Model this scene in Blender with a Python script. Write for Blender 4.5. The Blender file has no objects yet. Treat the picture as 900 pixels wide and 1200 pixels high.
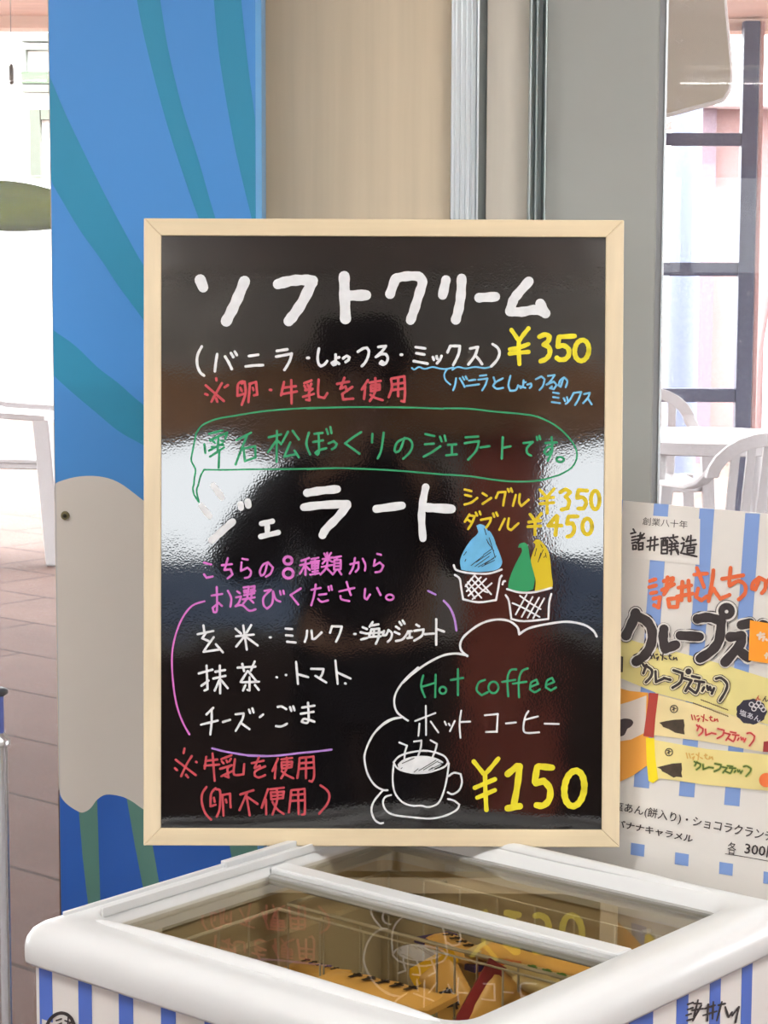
import bpy, bmesh, math, random
from mathutils import Vector, Matrix
random.seed(7)
SC = bpy.context.scene
COL = SC.collection

# ---------------------------------------------------------------- camera, world, light, exposure
FPX, CAM_H, HORIZON = 2500.0, 1.5, 305.0
PITCH = math.atan((600.0 - HORIZON) / FPX)
ROLL = 0.004
FWD = Vector((0, math.cos(PITCH), -math.sin(PITCH)))
_up = Vector((0, math.sin(PITCH), math.cos(PITCH)))
_rt = Vector((1, 0, 0))
RIGHT = math.cos(ROLL) * _rt + math.sin(ROLL) * _up
UP = -math.sin(ROLL) * _rt + math.cos(ROLL) * _up
EYE = Vector((0, 0, CAM_H))
cam_data = bpy.data.cameras.new('view_camera')
cam = bpy.data.objects.new('view_camera', cam_data)
COL.objects.link(cam)
cam_data.sensor_fit = 'VERTICAL'
cam_data.sensor_height = 36.0
cam_data.lens = 36.0 * FPX / 1200.0
cam_data.clip_start = 0.05
cam_data.clip_end = 200
m3 = Matrix((RIGHT, UP, -FWD)).transposed()
cam.matrix_world = Matrix.Translation(EYE) @ m3.to_4x4()
SC.camera = cam

world = bpy.data.worlds.new('world')
SC.world = world
world.use_nodes = True
wn = world.node_tree
bg = wn.nodes['Background']
bg.inputs[0].default_value = (0.93, 0.97, 1.0, 1)
bg.inputs[1].default_value = 11.0

sun_d = bpy.data.lights.new('sun', 'SUN')
sun_d.energy = 9.0
sun_d.angle = math.radians(2)
sun_d.color = (1, 0.96, 0.9)
sun = bpy.data.objects.new('sun', sun_d)
COL.objects.link(sun)
sun.rotation_euler = Vector((-0.35, 0.55, -0.9)).to_track_quat('-Z', 'Y').to_euler()

SC.view_settings.view_transform = 'Standard'
SC.view_settings.look = 'None'
SC.view_settings.exposure = 0.2
SC.view_settings.gamma = 1.0
SC.view_settings.use_curve_mapping = False

# ---------------------------------------------------------------- helpers
def ray(x, y):
    return (x - 450.0) / FPX * RIGHT - (y - 600.0) / FPX * UP + FWD
def on_plane(x, y, p0, n):
    d = ray(x, y)
    t = (p0 - EYE).dot(n) / d.dot(n)
    return EYE + d * t
def at_y(x, y, depth):
    return on_plane(x, y, Vector((0, depth, 0)), Vector((0, 1, 0)))
def at_z(x, y, z):
    return on_plane(x, y, Vector((0, 0, z)), Vector((0, 0, 1)))
def mapper(p0, n):
    n = n.normalized()
    def f(x, y, off=0.0):
        return on_plane(x, y, p0 + n * off, n)
    return f

def lin(c):
    r = []
    for v in c:
        v = v / 255.0
        r.append(v / 12.92 if v <= 0.04045 else ((v + 0.055) / 1.055) ** 2.4)
    return (r[0], r[1], r[2], 1.0)

def mat(name, rgb, rough=0.6, spec=0.5, metal=0.0, vary=0.0, scale=(8, 8, 8), bump=0.0, bscale=60.0, rgb2=None, detail=3.0):
    m = bpy.data.materials.new(name)
    m.use_nodes = True
    nt = m.node_tree
    b = nt.nodes['Principled BSDF']
    b.inputs['Roughness'].default_value = rough
    b.inputs['Specular IOR Level'].default_value = spec
    b.inputs['Metallic'].default_value = metal
    c = lin(rgb)
    b.inputs['Base Color'].default_value = c
    tc = nt.nodes.new('ShaderNodeTexCoord')
    if vary or rgb2:
        mp = nt.nodes.new('ShaderNodeMapping')
        mp.inputs['Scale'].default_value = scale
        nz = nt.nodes.new('ShaderNodeTexNoise')
        nz.inputs['Scale'].default_value = 1.0
        nz.inputs['Detail'].default_value = detail
        rp = nt.nodes.new('ShaderNodeValToRGB')
        if rgb2:
            a, d = c, lin(rgb2)
        else:
            a = tuple(min(1, v * (1 + vary)) for v in c[:3]) + (1,)
            d = tuple(v * (1 - vary) for v in c[:3]) + (1,)
        rp.color_ramp.elements[0].color = d
        rp.color_ramp.elements[1].color = a
        rp.color_ramp.elements[0].position = 0.3
        rp.color_ramp.elements[1].position = 0.7
        nt.links.new(tc.outputs['Object'], mp.inputs[0])
        nt.links.new(mp.outputs[0], nz.inputs['Vector'])
        nt.links.new(nz.outputs[0], rp.inputs[0])
        nt.links.new(rp.outputs[0], b.inputs['Base Color'])
    if bump:
        n2 = nt.nodes.new('ShaderNodeTexNoise')
        n2.inputs['Scale'].default_value = bscale
        bp = nt.nodes.new('ShaderNodeBump')
        bp.inputs['Strength'].default_value = bump
        bp.inputs['Distance'].default_value = 0.002
        nt.links.new(tc.outputs['Object'], n2.inputs['Vector'])
        nt.links.new(n2.outputs[0], bp.inputs['Height'])
        nt.links.new(bp.outputs[0], b.inputs['Normal'])
    return m

def glass_mat(name, tint, refl=1.0, haze=0.0, scratches=False, rough=0.0):
    m = bpy.data.materials.new(name)
    m.use_nodes = True
    nt = m.node_tree
    nt.nodes.clear()
    out = nt.nodes.new('ShaderNodeOutputMaterial')
    tr = nt.nodes.new('ShaderNodeBsdfTransparent')
    tr.inputs[0].default_value = tint
    gl = nt.nodes.new('ShaderNodeBsdfGlossy')
    gl.inputs['Roughness'].default_value = rough
    fr = nt.nodes.new('ShaderNodeFresnel')
    fr.inputs[0].default_value = 1.5
    mu = nt.nodes.new('ShaderNodeMath')
    mu.operation = 'MULTIPLY'
    mu.inputs[1].default_value = refl
    mu.use_clamp = True
    mx = nt.nodes.new('ShaderNodeMixShader')
    nt.links.new(fr.outputs[0], mu.inputs[0])
    ge = nt.nodes.new('ShaderNodeNewGeometry')
    fm = nt.nodes.new('ShaderNodeMath')
    fm.operation = 'SUBTRACT'
    fm.inputs[0].default_value = 1.0
    nt.links.new(ge.outputs['Backfacing'], fm.inputs[1])
    m3_ = nt.nodes.new('ShaderNodeMath')
    m3_.operation = 'MULTIPLY'
    nt.links.new(mu.outputs[0], m3_.inputs[0])
    nt.links.new(fm.outputs[0], m3_.inputs[1])
    nt.links.new(m3_.outputs[0], mx.inputs[0])
    nt.links.new(tr.outputs[0], mx.inputs[1])
    nt.links.new(gl.outputs[0], mx.inputs[2])
    last = mx
    if haze or scratches:
        df = nt.nodes.new('ShaderNodeBsdfTranslucent')
        df.inputs[0].default_value = (0.9, 0.93, 1, 1)
        m2 = nt.nodes.new('ShaderNodeMixShader')
        m2.inputs[0].default_value = haze
        if scratches:
            tc = nt.nodes.new('ShaderNodeTexCoord')
            vo = nt.nodes.new('ShaderNodeTexVoronoi')
            vo.feature = 'DISTANCE_TO_EDGE'
            vo.inputs['Scale'].default_value = 9.0
            nz = nt.nodes.new('ShaderNodeTexNoise')
            nz.inputs['Scale'].default_value = 14.0
            va = nt.nodes.new('ShaderNodeVectorMath')
            va.operation = 'ADD'
            nt.links.new(tc.outputs['Object'], nz.inputs['Vector'])
            nt.links.new(tc.outputs['Object'], va.inputs[0])
            nt.links.new(nz.outputs['Color'], va.inputs[1])
            nt.links.new(va.outputs[0], vo.inputs['Vector'])
            lt = nt.nodes.new('ShaderNodeMath')
            lt.operation = 'LESS_THAN'
            lt.inputs[1].default_value = 0.012
            nt.links.new(vo.outputs['Distance'], lt.inputs[0])
            n3 = nt.nodes.new('ShaderNodeTexNoise')
            n3.inputs['Scale'].default_value = 22.0
            nt.links.new(tc.outputs['Object'], n3.inputs['Vector'])
            gt = nt.nodes.new('ShaderNodeMath')
            gt.operation = 'GREATER_THAN'
            gt.inputs[1].default_value = 0.56
            nt.links.new(n3.outputs[0], gt.inputs[0])
            ml = nt.nodes.new('ShaderNodeMath')
            ml.operation = 'MULTIPLY'
            nt.links.new(lt.outputs[0], ml.inputs[0])
            nt.links.new(gt.outputs[0], ml.inputs[1])
            ma = nt.nodes.new('ShaderNodeMath')
            ma.operation = 'MULTIPLY_ADD'
            ma.inputs[1].default_value = 0.16
            ma.inputs[2].default_value = haze
            nt.links.new(ml.outputs[0], ma.inputs[0])
            nt.links.new(ma.outputs[0], m2.inputs[0])
        nt.links.new(mx.outputs[0], m2.inputs[1])
        nt.links.new(df.outputs[0], m2.inputs[2])
        last = m2
    nt.links.new(last.outputs[0], out.inputs[0])
    return m

class MB:
    """collects vertices and faces (world coordinates) of ONE mesh"""
    def __init__(s):
        s.v = []; s.f = []
    def add(s, vs, fs):
        o = len(s.v)
        s.v += [Vector(p) for p in vs]
        s.f += [tuple(i + o for i in f) for f in fs]
    def box(s, x0, x1, y0, y1, z0, z1, M=None):
        P = [Vector(p) for p in ((x0,y0,z0),(x1,y0,z0),(x1,y1,z0),(x0,y1,z0),(x0,y0,z1),(x1,y0,z1),(x1,y1,z1),(x0,y1,z1))]
        if M: P = [M @ p for p in P]
        s.add(P, [(0,3,2,1),(4,5,6,7),(0,1,5,4),(1,2,6,5),(2,3,7,6),(3,0,4,7)])
    def loft(s, loops, cap0=True, cap1=True, closed=True):
        n = len(loops[0]); o = len(s.v)
        for l in loops: s.v += [Vector(p) for p in l]
        for i in range(len(loops) - 1):
            for j in range(n if closed else n - 1):
                k = (j + 1) % n
                s.f.append((o+i*n+j, o+i*n+k, o+(i+1)*n+k, o+(i+1)*n+j))
        if cap0: s.f.append(tuple(o + j for j in reversed(range(n))))
        if cap1: s.f.append(tuple(o + (len(loops)-1)*n + j for j in range(n)))
    def tube(s, pts, r, seg=10, caps=True):
        pts = [Vector(p) for p in pts]
        rs = r if isinstance(r, (list, tuple)) else [r] * len(pts)
        loops = []
        t = (pts[1] - pts[0]).normalized()
        ref = Vector((0, 0, 1)) if abs(t.z) < 0.9 else Vector((1, 0, 0))
        a = t.cross(ref).normalized()
        for i, p in enumerate(pts):
            if i == 0: t = pts[1] - pts[0]
            elif i == len(pts) - 1: t = pts[-1] - pts[-2]
            else: t = (pts[i+1] - pts[i]).normalized() + (pts[i] - pts[i-1]).normalized()
            t.normalize()
            a = (a - t * a.dot(t)).normalized()
            b = t.cross(a)
            loops.append([p + rs[i] * (math.cos(2*math.pi*k/seg) * a + math.sin(2*math.pi*k/seg) * b) for k in range(seg)])
        s.loft(loops, caps, caps)
    def lathe(s, prof, c=(0, 0, 0), seg=24):
        c = Vector(c)
        loops = [[c + Vector((r*math.cos(2*math.pi*k/seg), r*math.sin(2*math.pi*k/seg), z)) for k in range(seg)] for r, z in prof]
        s.loft(loops)
    def prism(s, poly, d):
        """poly: 3-D points in a plane, d: extrusion vector"""
        n = len(poly); d = Vector(d); poly = [Vector(p) for p in poly]
        s.add(poly + [p + d for p in poly],
              [tuple(range(n)), tuple(reversed(range(n, 2*n)))] + [((i+1) % n, i, n+i, n+(i+1) % n) for i in range(n)])
    def poly(s, pts):
        s.add(pts, [tuple(range(len(pts)))])

def origin_of(p):
    w = Vector((0, 0, 0))
    while p is not None:
        w += p.location; p = p.parent
    return w
def obj(name, mb, m, parent=None, smooth=False, bevel=0.0, label=None, loc=None, fix=True):
    me = bpy.data.meshes.new(name)
    o = bpy.data.objects.new(name, me)
    COL.objects.link(o)
    if parent is not None:
        o.parent = parent
    elif loc is not None:
        o.location = loc
    off = origin_of(o)
    me.from_pydata([tuple(p - off) for p in mb.v], [], mb.f)
    me.validate()
    if fix:
        bm = bmesh.new(); bm.from_mesh(me)
        bmesh.ops.recalc_face_normals(bm, faces=bm.faces)
        bm.to_mesh(me); bm.free()
    me.materials.append(m)
    if smooth:
        for p in me.polygons: p.use_smooth = True
    if smooth and smooth != 'all':
        try:
            me.set_sharp_from_angle(angle=math.radians(40))
        except Exception:
            pass
    if bevel:
        bv = o.modifiers.new('bevel', 'BEVEL')
        bv.width = bevel; bv.segments = 2; bv.limit_method = 'ANGLE'
        bv.angle_limit = math.radians(35)
    if label: o['label'] = label
    return o
def tag(o, label, cat, group=None, kind=None):
    o['label'] = label; o['category'] = cat
    if group: o['group'] = group
    if kind: o['kind'] = kind
    return o
def thing(name, label, cat, loc, group=None):
    o = bpy.data.objects.new(name, None)
    COL.objects.link(o)
    o.location = loc
    o.empty_display_size = 0.05
    return tag(o, label, cat, group)
def struct(name, mb, m, **k):
    o = obj(name, mb, m, **k)
    o['kind'] = 'structure'
    return o
def copy_tree(o, parent=None):
    c = o.copy(); COL.objects.link(c)
    if parent is not None: c.parent = parent
    for ch in list(o.children): copy_tree(ch, c)
    return c

# ---- pen strokes: flat ink on a surface ---------------------------------------
def smooth_path(pts):
    """Catmull-Rom between hard corners"""
    runs = [[pts[0]]]
    for i in range(1, len(pts)):
        runs[-1].append(pts[i])
        if i < len(pts) - 1:
            ax, ay = pts[i][0]-pts[i-1][0], pts[i][1]-pts[i-1][1]
            bx, by = pts[i+1][0]-pts[i][0], pts[i+1][1]-pts[i][1]
            la, lb = math.hypot(ax, ay), math.hypot(bx, by)
            if la > 1e-6 and lb > 1e-6 and (ax*bx + ay*by) / (la*lb) < math.cos(math.radians(62)):
                runs.append([pts[i]])
    out = []
    for r in runs:
        if len(r) < 3:
            out.append(r); continue
        q = [r[0]]
        closed = math.hypot(r[0][0]-r[-1][0], r[0][1]-r[-1][1]) < 1e-6
        for i in range(len(r) - 1):
            p0 = r[i-1] if i else (r[-2] if closed else r[0])
            p1, p2 = r[i], r[i+1]
            p3 = r[i+2] if i + 2 < len(r) else (r[1] if closed else r[-1])
            for k in range(1, 5):
                t = k / 4.0
                q.append(tuple(0.5*((2*p1[c]) + (-p0[c]+p2[c])*t + (2*p0[c]-5*p1[c]+4*p2[c]-p3[c])*t*t + (-p0[c]+3*p1[c]-3*p2[c]+p3[c])*t**3) for c in (0, 1)))
        out.append(q)
    return out
class Ink:
    def __init__(s, mp, base):
        s.mp = mp; s.off = base; s.mb = MB()
    def _put(s, pts2):
        return [s.mp(x, y, s.off) for x, y in pts2]
    def stroke(s, pts, w, wob=0.07):
        if len(pts) == 1: pts = [pts[0], (pts[0][0] + 0.01, pts[0][1])]
        ph = random.random() * 6
        for run in smooth_path(pts):
            s.off += 1.2e-5
            L = []; R = []
            n = len(run)
            if n < 2: continue
            if n == 2 and math.hypot(run[1][0]-run[0][0], run[1][1]-run[0][1]) > w:
                run = [tuple(run[0][c] + (run[1][c]-run[0][c]) * k / 4 for c in (0, 1)) for k in range(5)]; n = 5
            for i, p in enumerate(run):
                a = run[max(0, i-1)]; b = run[min(n-1, i+1)]
                dx, dy = b[0]-a[0], b[1]-a[1]
                l = math.hypot(dx, dy) or 1
                dx /= l; dy /= l
                h = w / 2 * (1 + wob * math.sin(ph + i * 1.7))
                L.append((p[0] - dy*h, p[1] + dx*h)); R.append((p[0] + dy*h, p[1] - dx*h))
                if i == 0: d0 = (dx, dy); h0 = h
            d1 = (dx, dy); h1 = h
            cap1 = [(run[-1][0] + h1*(math.cos(t)*(-d1[1]) + math.sin(t)*d1[0]), run[-1][1] + h1*(math.cos(t)*d1[0] + math.sin(t)*d1[1])) for t in [math.pi*k/6 for k in range(1, 6)]]
            cap0 = [(run[0][0] + h0*(math.cos(t)*d0[1] - math.sin(t)*d0[0]), run[0][1] + h0*(-math.cos(t)*d0[0] - math.sin(t)*d0[1])) for t in [math.pi*k/6 for k in range(1, 6)]]
            vs = s._put(L + R + cap1 + cap0)
            fs = [(i, n+i, n+i+1, i+1) for i in range(n-1)]
            c1 = list(range(2*n, 2*n+5)); c0 = list(range(2*n+5, 2*n+10))
            fs.append(tuple([n-1, 2*n-1] + c1[::-1])); fs.append(tuple([n, 0] + c0[::-1]))
            s.mb.add(vs, fs)
    def fill(s, pts, curve=False):
        s.off += 1.2e-5
        if curve:
            q = smooth_path(list(pts) + [pts[0]])
            pts = []
            for r in q: pts += r[:-1]
        s.mb.poly(s._put(pts))
    def text(s, body, quad, bold=0.0):
        """printed text; quad = TL, TR, BR, BL in pixels"""
        cu = bpy.data.curves.new('t', 'FONT')
        cu.body = body; cu.resolution_u = 2; cu.offset = bold
        ob = bpy.data.objects.new('t', cu)
        COL.objects.link(ob)
        dg = bpy.context.evaluated_depsgraph_get()
        dg.update()
        me = bpy.data.meshes.new_from_object(ob.evaluated_get(dg))
        xs = [v.co.x for v in me.vertices]; ys = [v.co.y for v in me.vertices]
        if xs:
            s.off += 1.2e-5
            x0, x1, y0, y1 = min(xs), max(xs), min(ys), max(ys)
            pts = []
            for v in me.vertices:
                a = (v.co.x - x0) / (x1 - x0); b = (y1 - v.co.y) / (y1 - y0)
                pts.append(tuple((1-b)*((1-a)*quad[0][c] + a*quad[1][c]) + b*((1-a)*quad[3][c] + a*quad[2][c]) for c in (0, 1)))
            s.mb.add(s._put(pts), [tuple(p.vertices) for p in me.polygons])
        bpy.data.objects.remove(ob); bpy.data.curves.remove(cu); bpy.data.meshes.remove(me)
def P(txt, x0=0.0, y0=0.0, sc=1.0):
    """'x,y x,y; x,y ...' -> strokes in photo pixels"""
    out = []
    for st in txt.split(';'):
        st = st.split()
        if st: out.append([(x0 + float(a.split(',')[0])*sc, y0 + float(a.split(',')[1])*sc) for a in st])
    return out
def oval(cx, cy, rx, ry, tilt=0.0, n=14):
    return ' '.join('%.1f,%.1f' % (cx + rx*math.cos(2*math.pi*k/n)*math.cos(tilt) - ry*math.sin(2*math.pi*k/n)*math.sin(tilt),
                                   cy + rx*math.cos(2*math.pi*k/n)*math.sin(tilt) + ry*math.sin(2*math.pi*k/n)*math.cos(tilt)) for k in range(n+1))

# ---------------------------------------------------------------- materials
M_WOODWALL = mat('wood_wall', (198, 182, 156), 0.45, vary=0.10, scale=(28, 28, 1.2), detail=6)
M_BROWN = mat('brown_wood', (96, 66, 46), 0.5, vary=0.2, scale=(3, 20, 20))
M_ALU = mat('aluminium', (205, 212, 216), 0.35, metal=0.6)
M_ALUDARK = mat('aluminium_dark', (120, 126, 124), 0.45, metal=0.3)
M_STRIP = mat('beige_grey_panel', (196, 190, 178), 0.5, vary=0.03, scale=(60, 60, 3))
M_GREYPANEL = mat('grey_panel', (150, 153, 149), 0.5, vary=0.02)
M_CEIL = mat('ceiling_white', (230, 229, 226), 0.8)
M_WALL = mat('room_wall', (208, 205, 200), 0.8)
M_DARKBEAM = mat('dark_beam', (196, 146, 104), 0.6, vary=0.2, scale=(2, 12, 12))
M_TERRACE = mat('terrace_ceiling', (222, 192, 176), 0.7, vary=0.12, scale=(1.5, 14, 14))
# ---------------------------------------------------------------- the setting
A_DIR = Vector((math.cos(math.radians(50)), math.sin(math.radians(50)), 0))   # tile and freezer axis, away from the camera
B_DIR = Vector((A_DIR.y, -A_DIR.x, 0))                                        # tile and freezer axis, to the right

def floor_mat():
    m = bpy.data.materials.new('stone_tiles')
    m.use_nodes = True
    nt = m.node_tree
    b = nt.nodes['Principled BSDF']
    b.inputs['Roughness'].default_value = 0.8
    b.inputs['Specular IOR Level'].default_value = 0.12
    tc = nt.nodes.new('ShaderNodeTexCoord')
    mp = nt.nodes.new('ShaderNodeMapping')
    mp.inputs['Rotation'].default_value = (0, 0, math.radians(40))
    br = nt.nodes.new('ShaderNodeTexBrick')
    br.offset = 0.5
    br.inputs['Color1'].default_value = lin((128, 102, 93))
    br.inputs['Color2'].default_value = lin((117, 92, 84))
    br.inputs['Mortar'].default_value = lin((74, 58, 52))
    br.inputs['Scale'].default_value = 1.0
    br.inputs['Mortar Size'].default_value = 0.009
    br.inputs['Mortar Smooth'].default_value = 0.3
    br.inputs['Brick Width'].default_value = 0.96
    br.inputs['Row Height'].default_value = 0.48
    nz = nt.nodes.new('ShaderNodeTexNoise')
    nz.inputs['Scale'].default_value = 3.0
    nz.inputs['Detail'].default_value = 6
    mx = nt.nodes.new('ShaderNodeMixRGB')
    mx.blend_type = 'MULTIPLY'
    mx.inputs[0].default_value = 0.35
    nt.links.new(tc.outputs['Object'], mp.inputs[0])
    nt.links.new(mp.outputs[0], br.inputs['Vector'])
    nt.links.new(mp.outputs[0], nz.inputs['Vector'])
    nt.links.new(br.outputs['Color'], mx.inputs[1])
    nt.links.new(nz.outputs['Fac'], mx.inputs[2])
    nt.links.new(mx.outputs[0], b.inputs['Base Color'])
    return m
SILL = 1.02
WY = 3.25          # the wall the freezer stands before
b = MB(); b.box(-30, 30, -30, 60, -0.1, 0.0)
struct('floor', b, floor_mat())
b = MB(); b.box(-4.2, 4.2, -5.15, WY + 0.1, 2.75, 2.9)
struct('ceiling', b, M_CEIL)
b = MB(); b.box(-14, 14, WY + 0.1, 11.2, 2.72, 2.9)
struct('ceiling_terrace', b, M_TERRACE)
b = MB(); b.box(-4.2, -4.0, -5, WY + 0.1, 0, 2.75)
struct('wall_left', b, M_WALL)
b = MB(); b.box(4.0, 4.2, -5, WY + 0.1, 0, 2.75)
struct('wall_right', b, M_WALL)
b = MB()
b.box(-4, -3.3, -5.15, -5, 0, 2.75); b.box(-0.42, 0.42, -5.15, -5, 0, 2.75); b.box(3.3, 4, -5.15, -5, 0, 2.75)
b.box(-3.3, -0.42, -5.15, -5, 0, SILL); b.box(0.78, 3.3, -5.15, -5, 0, SILL)
b.box(-3.3, -0.42, -5.15, -5, 2.0, 2.75); b.box(0.42, 3.3, -5.15, -5, 2.0, 2.75)
struct('wall_back', b, M_WALL)
b = MB(); b.box(0.42, 0.78, -5.12, -4.97, 0, 2.0)
struct('door_2', b, mat('back_door_red', (214, 110, 88), 0.6, vary=0.1))
b = MB(); b.box(-4, 4, -5, -4.86, 2.0, 2.3)
struct('trim_4', b, M_DARKBEAM)
M_DIMPANE = glass_mat('dimming_glass', (0.20, 0.23, 0.28, 1), 0.5)  # grey lower panes added to dim the windows mirrored in the board
for nm, xa, xb in (('window_3', -3.3, -0.42), ('window_4', 0.78, 3.3)):
    b = MB()
    for k in range(4):
        x = xa + (xb - xa - 0.05) * k / 3
        b.box(x, x + 0.05, -5.12, -5.03, SILL, 2.0)
    b.box(xa, xb, -5.12, -5.03, SILL, SILL + .05); b.box(xa, xb, -5.12, -5.03, 1.95, 2.0)
    b.box(xa, xb, -5.12, -5.03, 1.40, 1.44)
    w_ = struct(nm, b, M_ALUDARK)
    b = MB(); b.box(xa, xb, -5.085, -5.08, SILL, 1.42)
    struct('dimming_pane', b, M_DIMPANE, parent=w_)

b = MB(); b.box(-4, 0.42, -5.0, -4.97, 0, 0.98); b.box(0.78, 4, -5.0, -4.97, 0, 0.98)
struct('baseboard_back_dimmer', b, mat('reflection_dimmer', (70, 50, 40), 0.6))  # unseen dark cladding added so the lower board mirrors less light
# the panelled wall between the two glass openings (edges read at eye level)
def wx(px, y=WY): return at_y(px, 305, y).x
b = MB(); b.box(wx(60), wx(529), WY, WY + 0.1, 0.68, 2.75)
struct('wall_far', b, M_WOODWALL)
b = MB(); b.box(wx(60), wx(529), WY - 0.006, WY + 0.1, 0, 0.68)
struct('baseboard_far', b, M_BROWN)
b = MB()
b.box(wx(527), wx(556), WY - 0.02, WY + 0.1, 0, 2.75)
for px in (531, 537, 543, 549): b.box(wx(px), wx(px + 2.2), WY - 0.026, WY - 0.02, 0, 2.75)
b.box(wx(556), wx(558.5), WY - 0.035, WY + 0.1, 0, 2.75)
struct('trim_1', b, M_ALU, bevel=0.0015)
b = MB(); b.box(wx(558.5), wx(569), WY + 0.012, WY + 0.1, 0, 2.75)
struct('trim_5', b, M_ALUDARK)
b = MB(); b.box(wx(569), wx(617), WY, WY + 0.1, 0, 2.75)
struct('wall_far_strip', b, M_STRIP)
b = MB()
b.box(wx(617), wx(619), WY - 0.03, WY + 0.1, 0, 2.75)
b.box(wx(634.5), wx(636.5), WY - 0.03, WY + 0.1, 0, 2.75)
b.box(wx(619), wx(634.5), WY + 0.02, WY + 0.1, 0, 2.75)
b.box(wx(625), wx(628), WY - 0.005, WY + 0.03, 0, 2.75)
struct('trim_2', b, mat('track_steel', (178, 190, 190), 0.4, metal=0.5), bevel=0.001)
b = MB(); b.box(wx(636.5), wx(768), WY - 0.005, WY + 0.06, 0, 2.75)
struct('door_1', b, M_GREYPANEL, bevel=0.003)
b = MB(); b.box(wx(768), wx(775.5), WY + 0.005, WY + 0.06, 0, 2.75)
struct('trim_3', b, mat('door_seal', (146, 149, 152), 0.5))
# glass openings
M_GLASS = glass_mat('window_glass', (0.97, 0.98, 0.98, 1), 0.35, haze=0.03, scratches=True)
M_GLASSL = glass_mat('window_glass_left', (0.97, 0.98, 0.98, 1), 0.35, haze=0.012)
b = MB(); b.box(wx(775.5), 4.0, WY + 0.03, WY + 0.036, 0, 2.75)
w1 = struct('window_1', b, M_GLASS)
b = MB(); b.box(wx(775.5), wx(778), WY + 0.0, WY + 0.065, 0, 2.75); b.box(3.95, 4.0, WY, WY + 0.065, 0, 2.75)
struct('window_frame', b, M_ALU, parent=w1)
b = MB(); b.box(-4.0, wx(60), WY + 0.03, WY + 0.036, 0, 2.75)
struct('window_2', b, M_GLASSL)
# roof edge beam of the terrace
b = MB(); b.box(-14, 14, 11.0, 11.2, 2.66, 2.9)
struct('trim_6', b, mat('roof_beam', (232, 206, 190), 0.7, vary=0.12, scale=(0.6, 10, 14)))

# fill lamps added out of view to brighten the room and its ceiling
M_FILL_TUBE = bpy.data.materials.new('fill_tube'); M_FILL_TUBE.use_nodes = True
_b = M_FILL_TUBE.node_tree.nodes['Principled BSDF']
_b.inputs['Emission Color'].default_value = (1, 0.95, 0.88, 1); _b.inputs['Emission Strength'].default_value = 6
M_WHITEMETAL = mat('white_metal', (232, 232, 230), 0.4)
for i, (lx, ly) in enumerate(((-1.5, 1.5), (1.5, 1.5), (-2.05, -4.1), (2.05, -4.1))):
    t = thing('fill_lamp', ('left front', 'right front', 'left rear', 'right rear')[i] + ' white tube lamp hanging from the shop ceiling behind the camera', 'lamp', (lx, ly, 2.40), 'added fill lamps out of view')
    b = MB(); b.box(lx - 0.62, lx + 0.62, ly - 0.05, ly + 0.05, 2.40, 2.43)
    obj('fill_housing', b, M_WHITEMETAL, t, bevel=0.006)
    for z in (2.385, 2.445):
        b = MB(); b.tube([(lx - 0.58, ly, z), (lx + 0.58, ly, z)], 0.014)
        obj('fill_tube', b, M_FILL_TUBE, t, smooth=True)
    for sx in (-.5, .5):
        b = MB(); b.tube([(lx + sx, ly, 2.43), (lx + sx, ly, 2.755)], 0.005)
        obj('hanging_rod', b, M_WHITEMETAL, t)
    for dz, en, rx in ((-0.03, (26, 34, 24, 24)[i], 0), (0.06, 30 if i < 2 else 110, math.pi)):
        ld = bpy.data.lights.new('fill_light', 'AREA'); ld.shape = 'RECTANGLE'; ld.size = 1.2; ld.size_y = 0.1
        ld.energy = en; ld.color = (1, 0.985, 0.955)
        lo = bpy.data.objects.new('fill_light', ld); COL.objects.link(lo); lo.parent = t; lo.location = (0, 0, dz); lo.rotation_euler = (rx, 0, 0)

# ---------------------------------------------------------------- menu board
LEAN = math.radians(5.0)
BN = Vector((0, -math.cos(LEAN), math.sin(LEAN)))            # faces the camera
BU = Vector((0, math.sin(LEAN), math.cos(LEAN)))
BX = Vector((1, 0, 0))
B0 = EYE + ray(449, 992) * 2.71                               # middle of the bottom edge
RIM_Z = B0.z
def bpt(s, t, d=0.0): return B0 + BX*s + BU*t + BN*d
def bst(px, py):
    p = on_plane(px, py, B0, BN) - B0
    return p.dot(BX), p.dot(BU)
oc = [bst(*p) for p in ((166.5, 257), (729.5, 256.5), (728, 992), (170, 991))]
ic = [bst(*p) for p in ((187, 277), (709.5, 277), (706, 972), (190, 971.5))]
ox0 = (oc[0][0] + oc[3][0]) / 2; ox1 = (oc[1][0] + oc[2][0]) / 2; oy0 = 0.0; oy1 = (oc[0][1] + oc[1][1]) / 2
ix0 = (ic[0][0] + ic[3][0]) / 2; ix1 = (ic[1][0] + ic[2][0]) / 2; iy0 = (ic[2][1] + ic[3][1]) / 2; iy1 = (ic[0][1] + ic[1][1]) / 2
board = thing('menu_board', 'black glossy menu board in a pale wooden frame, with coloured handwriting, on the freezer', 'menu board', B0)
M_PINEH = mat('pine_rail', (206, 189, 157), 0.5, vary=0.09, scale=(3, 60, 60), detail=5)
M_PINEV = mat('pine_stile', (207, 191, 161), 0.5, vary=0.08, scale=(60, 60, 3), detail=5)
TH = 0.022
for k, (q, m) in enumerate(((((ox0, oy1), (ox1, oy1), (ix1, iy1), (ix0, iy1)), M_PINEH), (((ox0, oy0), (ix0, iy0), (ix1, iy0), (ox1, oy0)), M_PINEH),
             (((ox0, oy0), (ox0, oy1), (ix0, iy1), (ix0, iy0)), M_PINEV), (((ox1, oy0), (ix1, iy0), (ix1, iy1), (ox1, oy1)), M_PINEV))):
    b = MB(); b.prism([bpt(s, t, 0) for s, t in q], -BN * TH)
    obj('frame_rail', b, m, board, bevel=0.0012)
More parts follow.
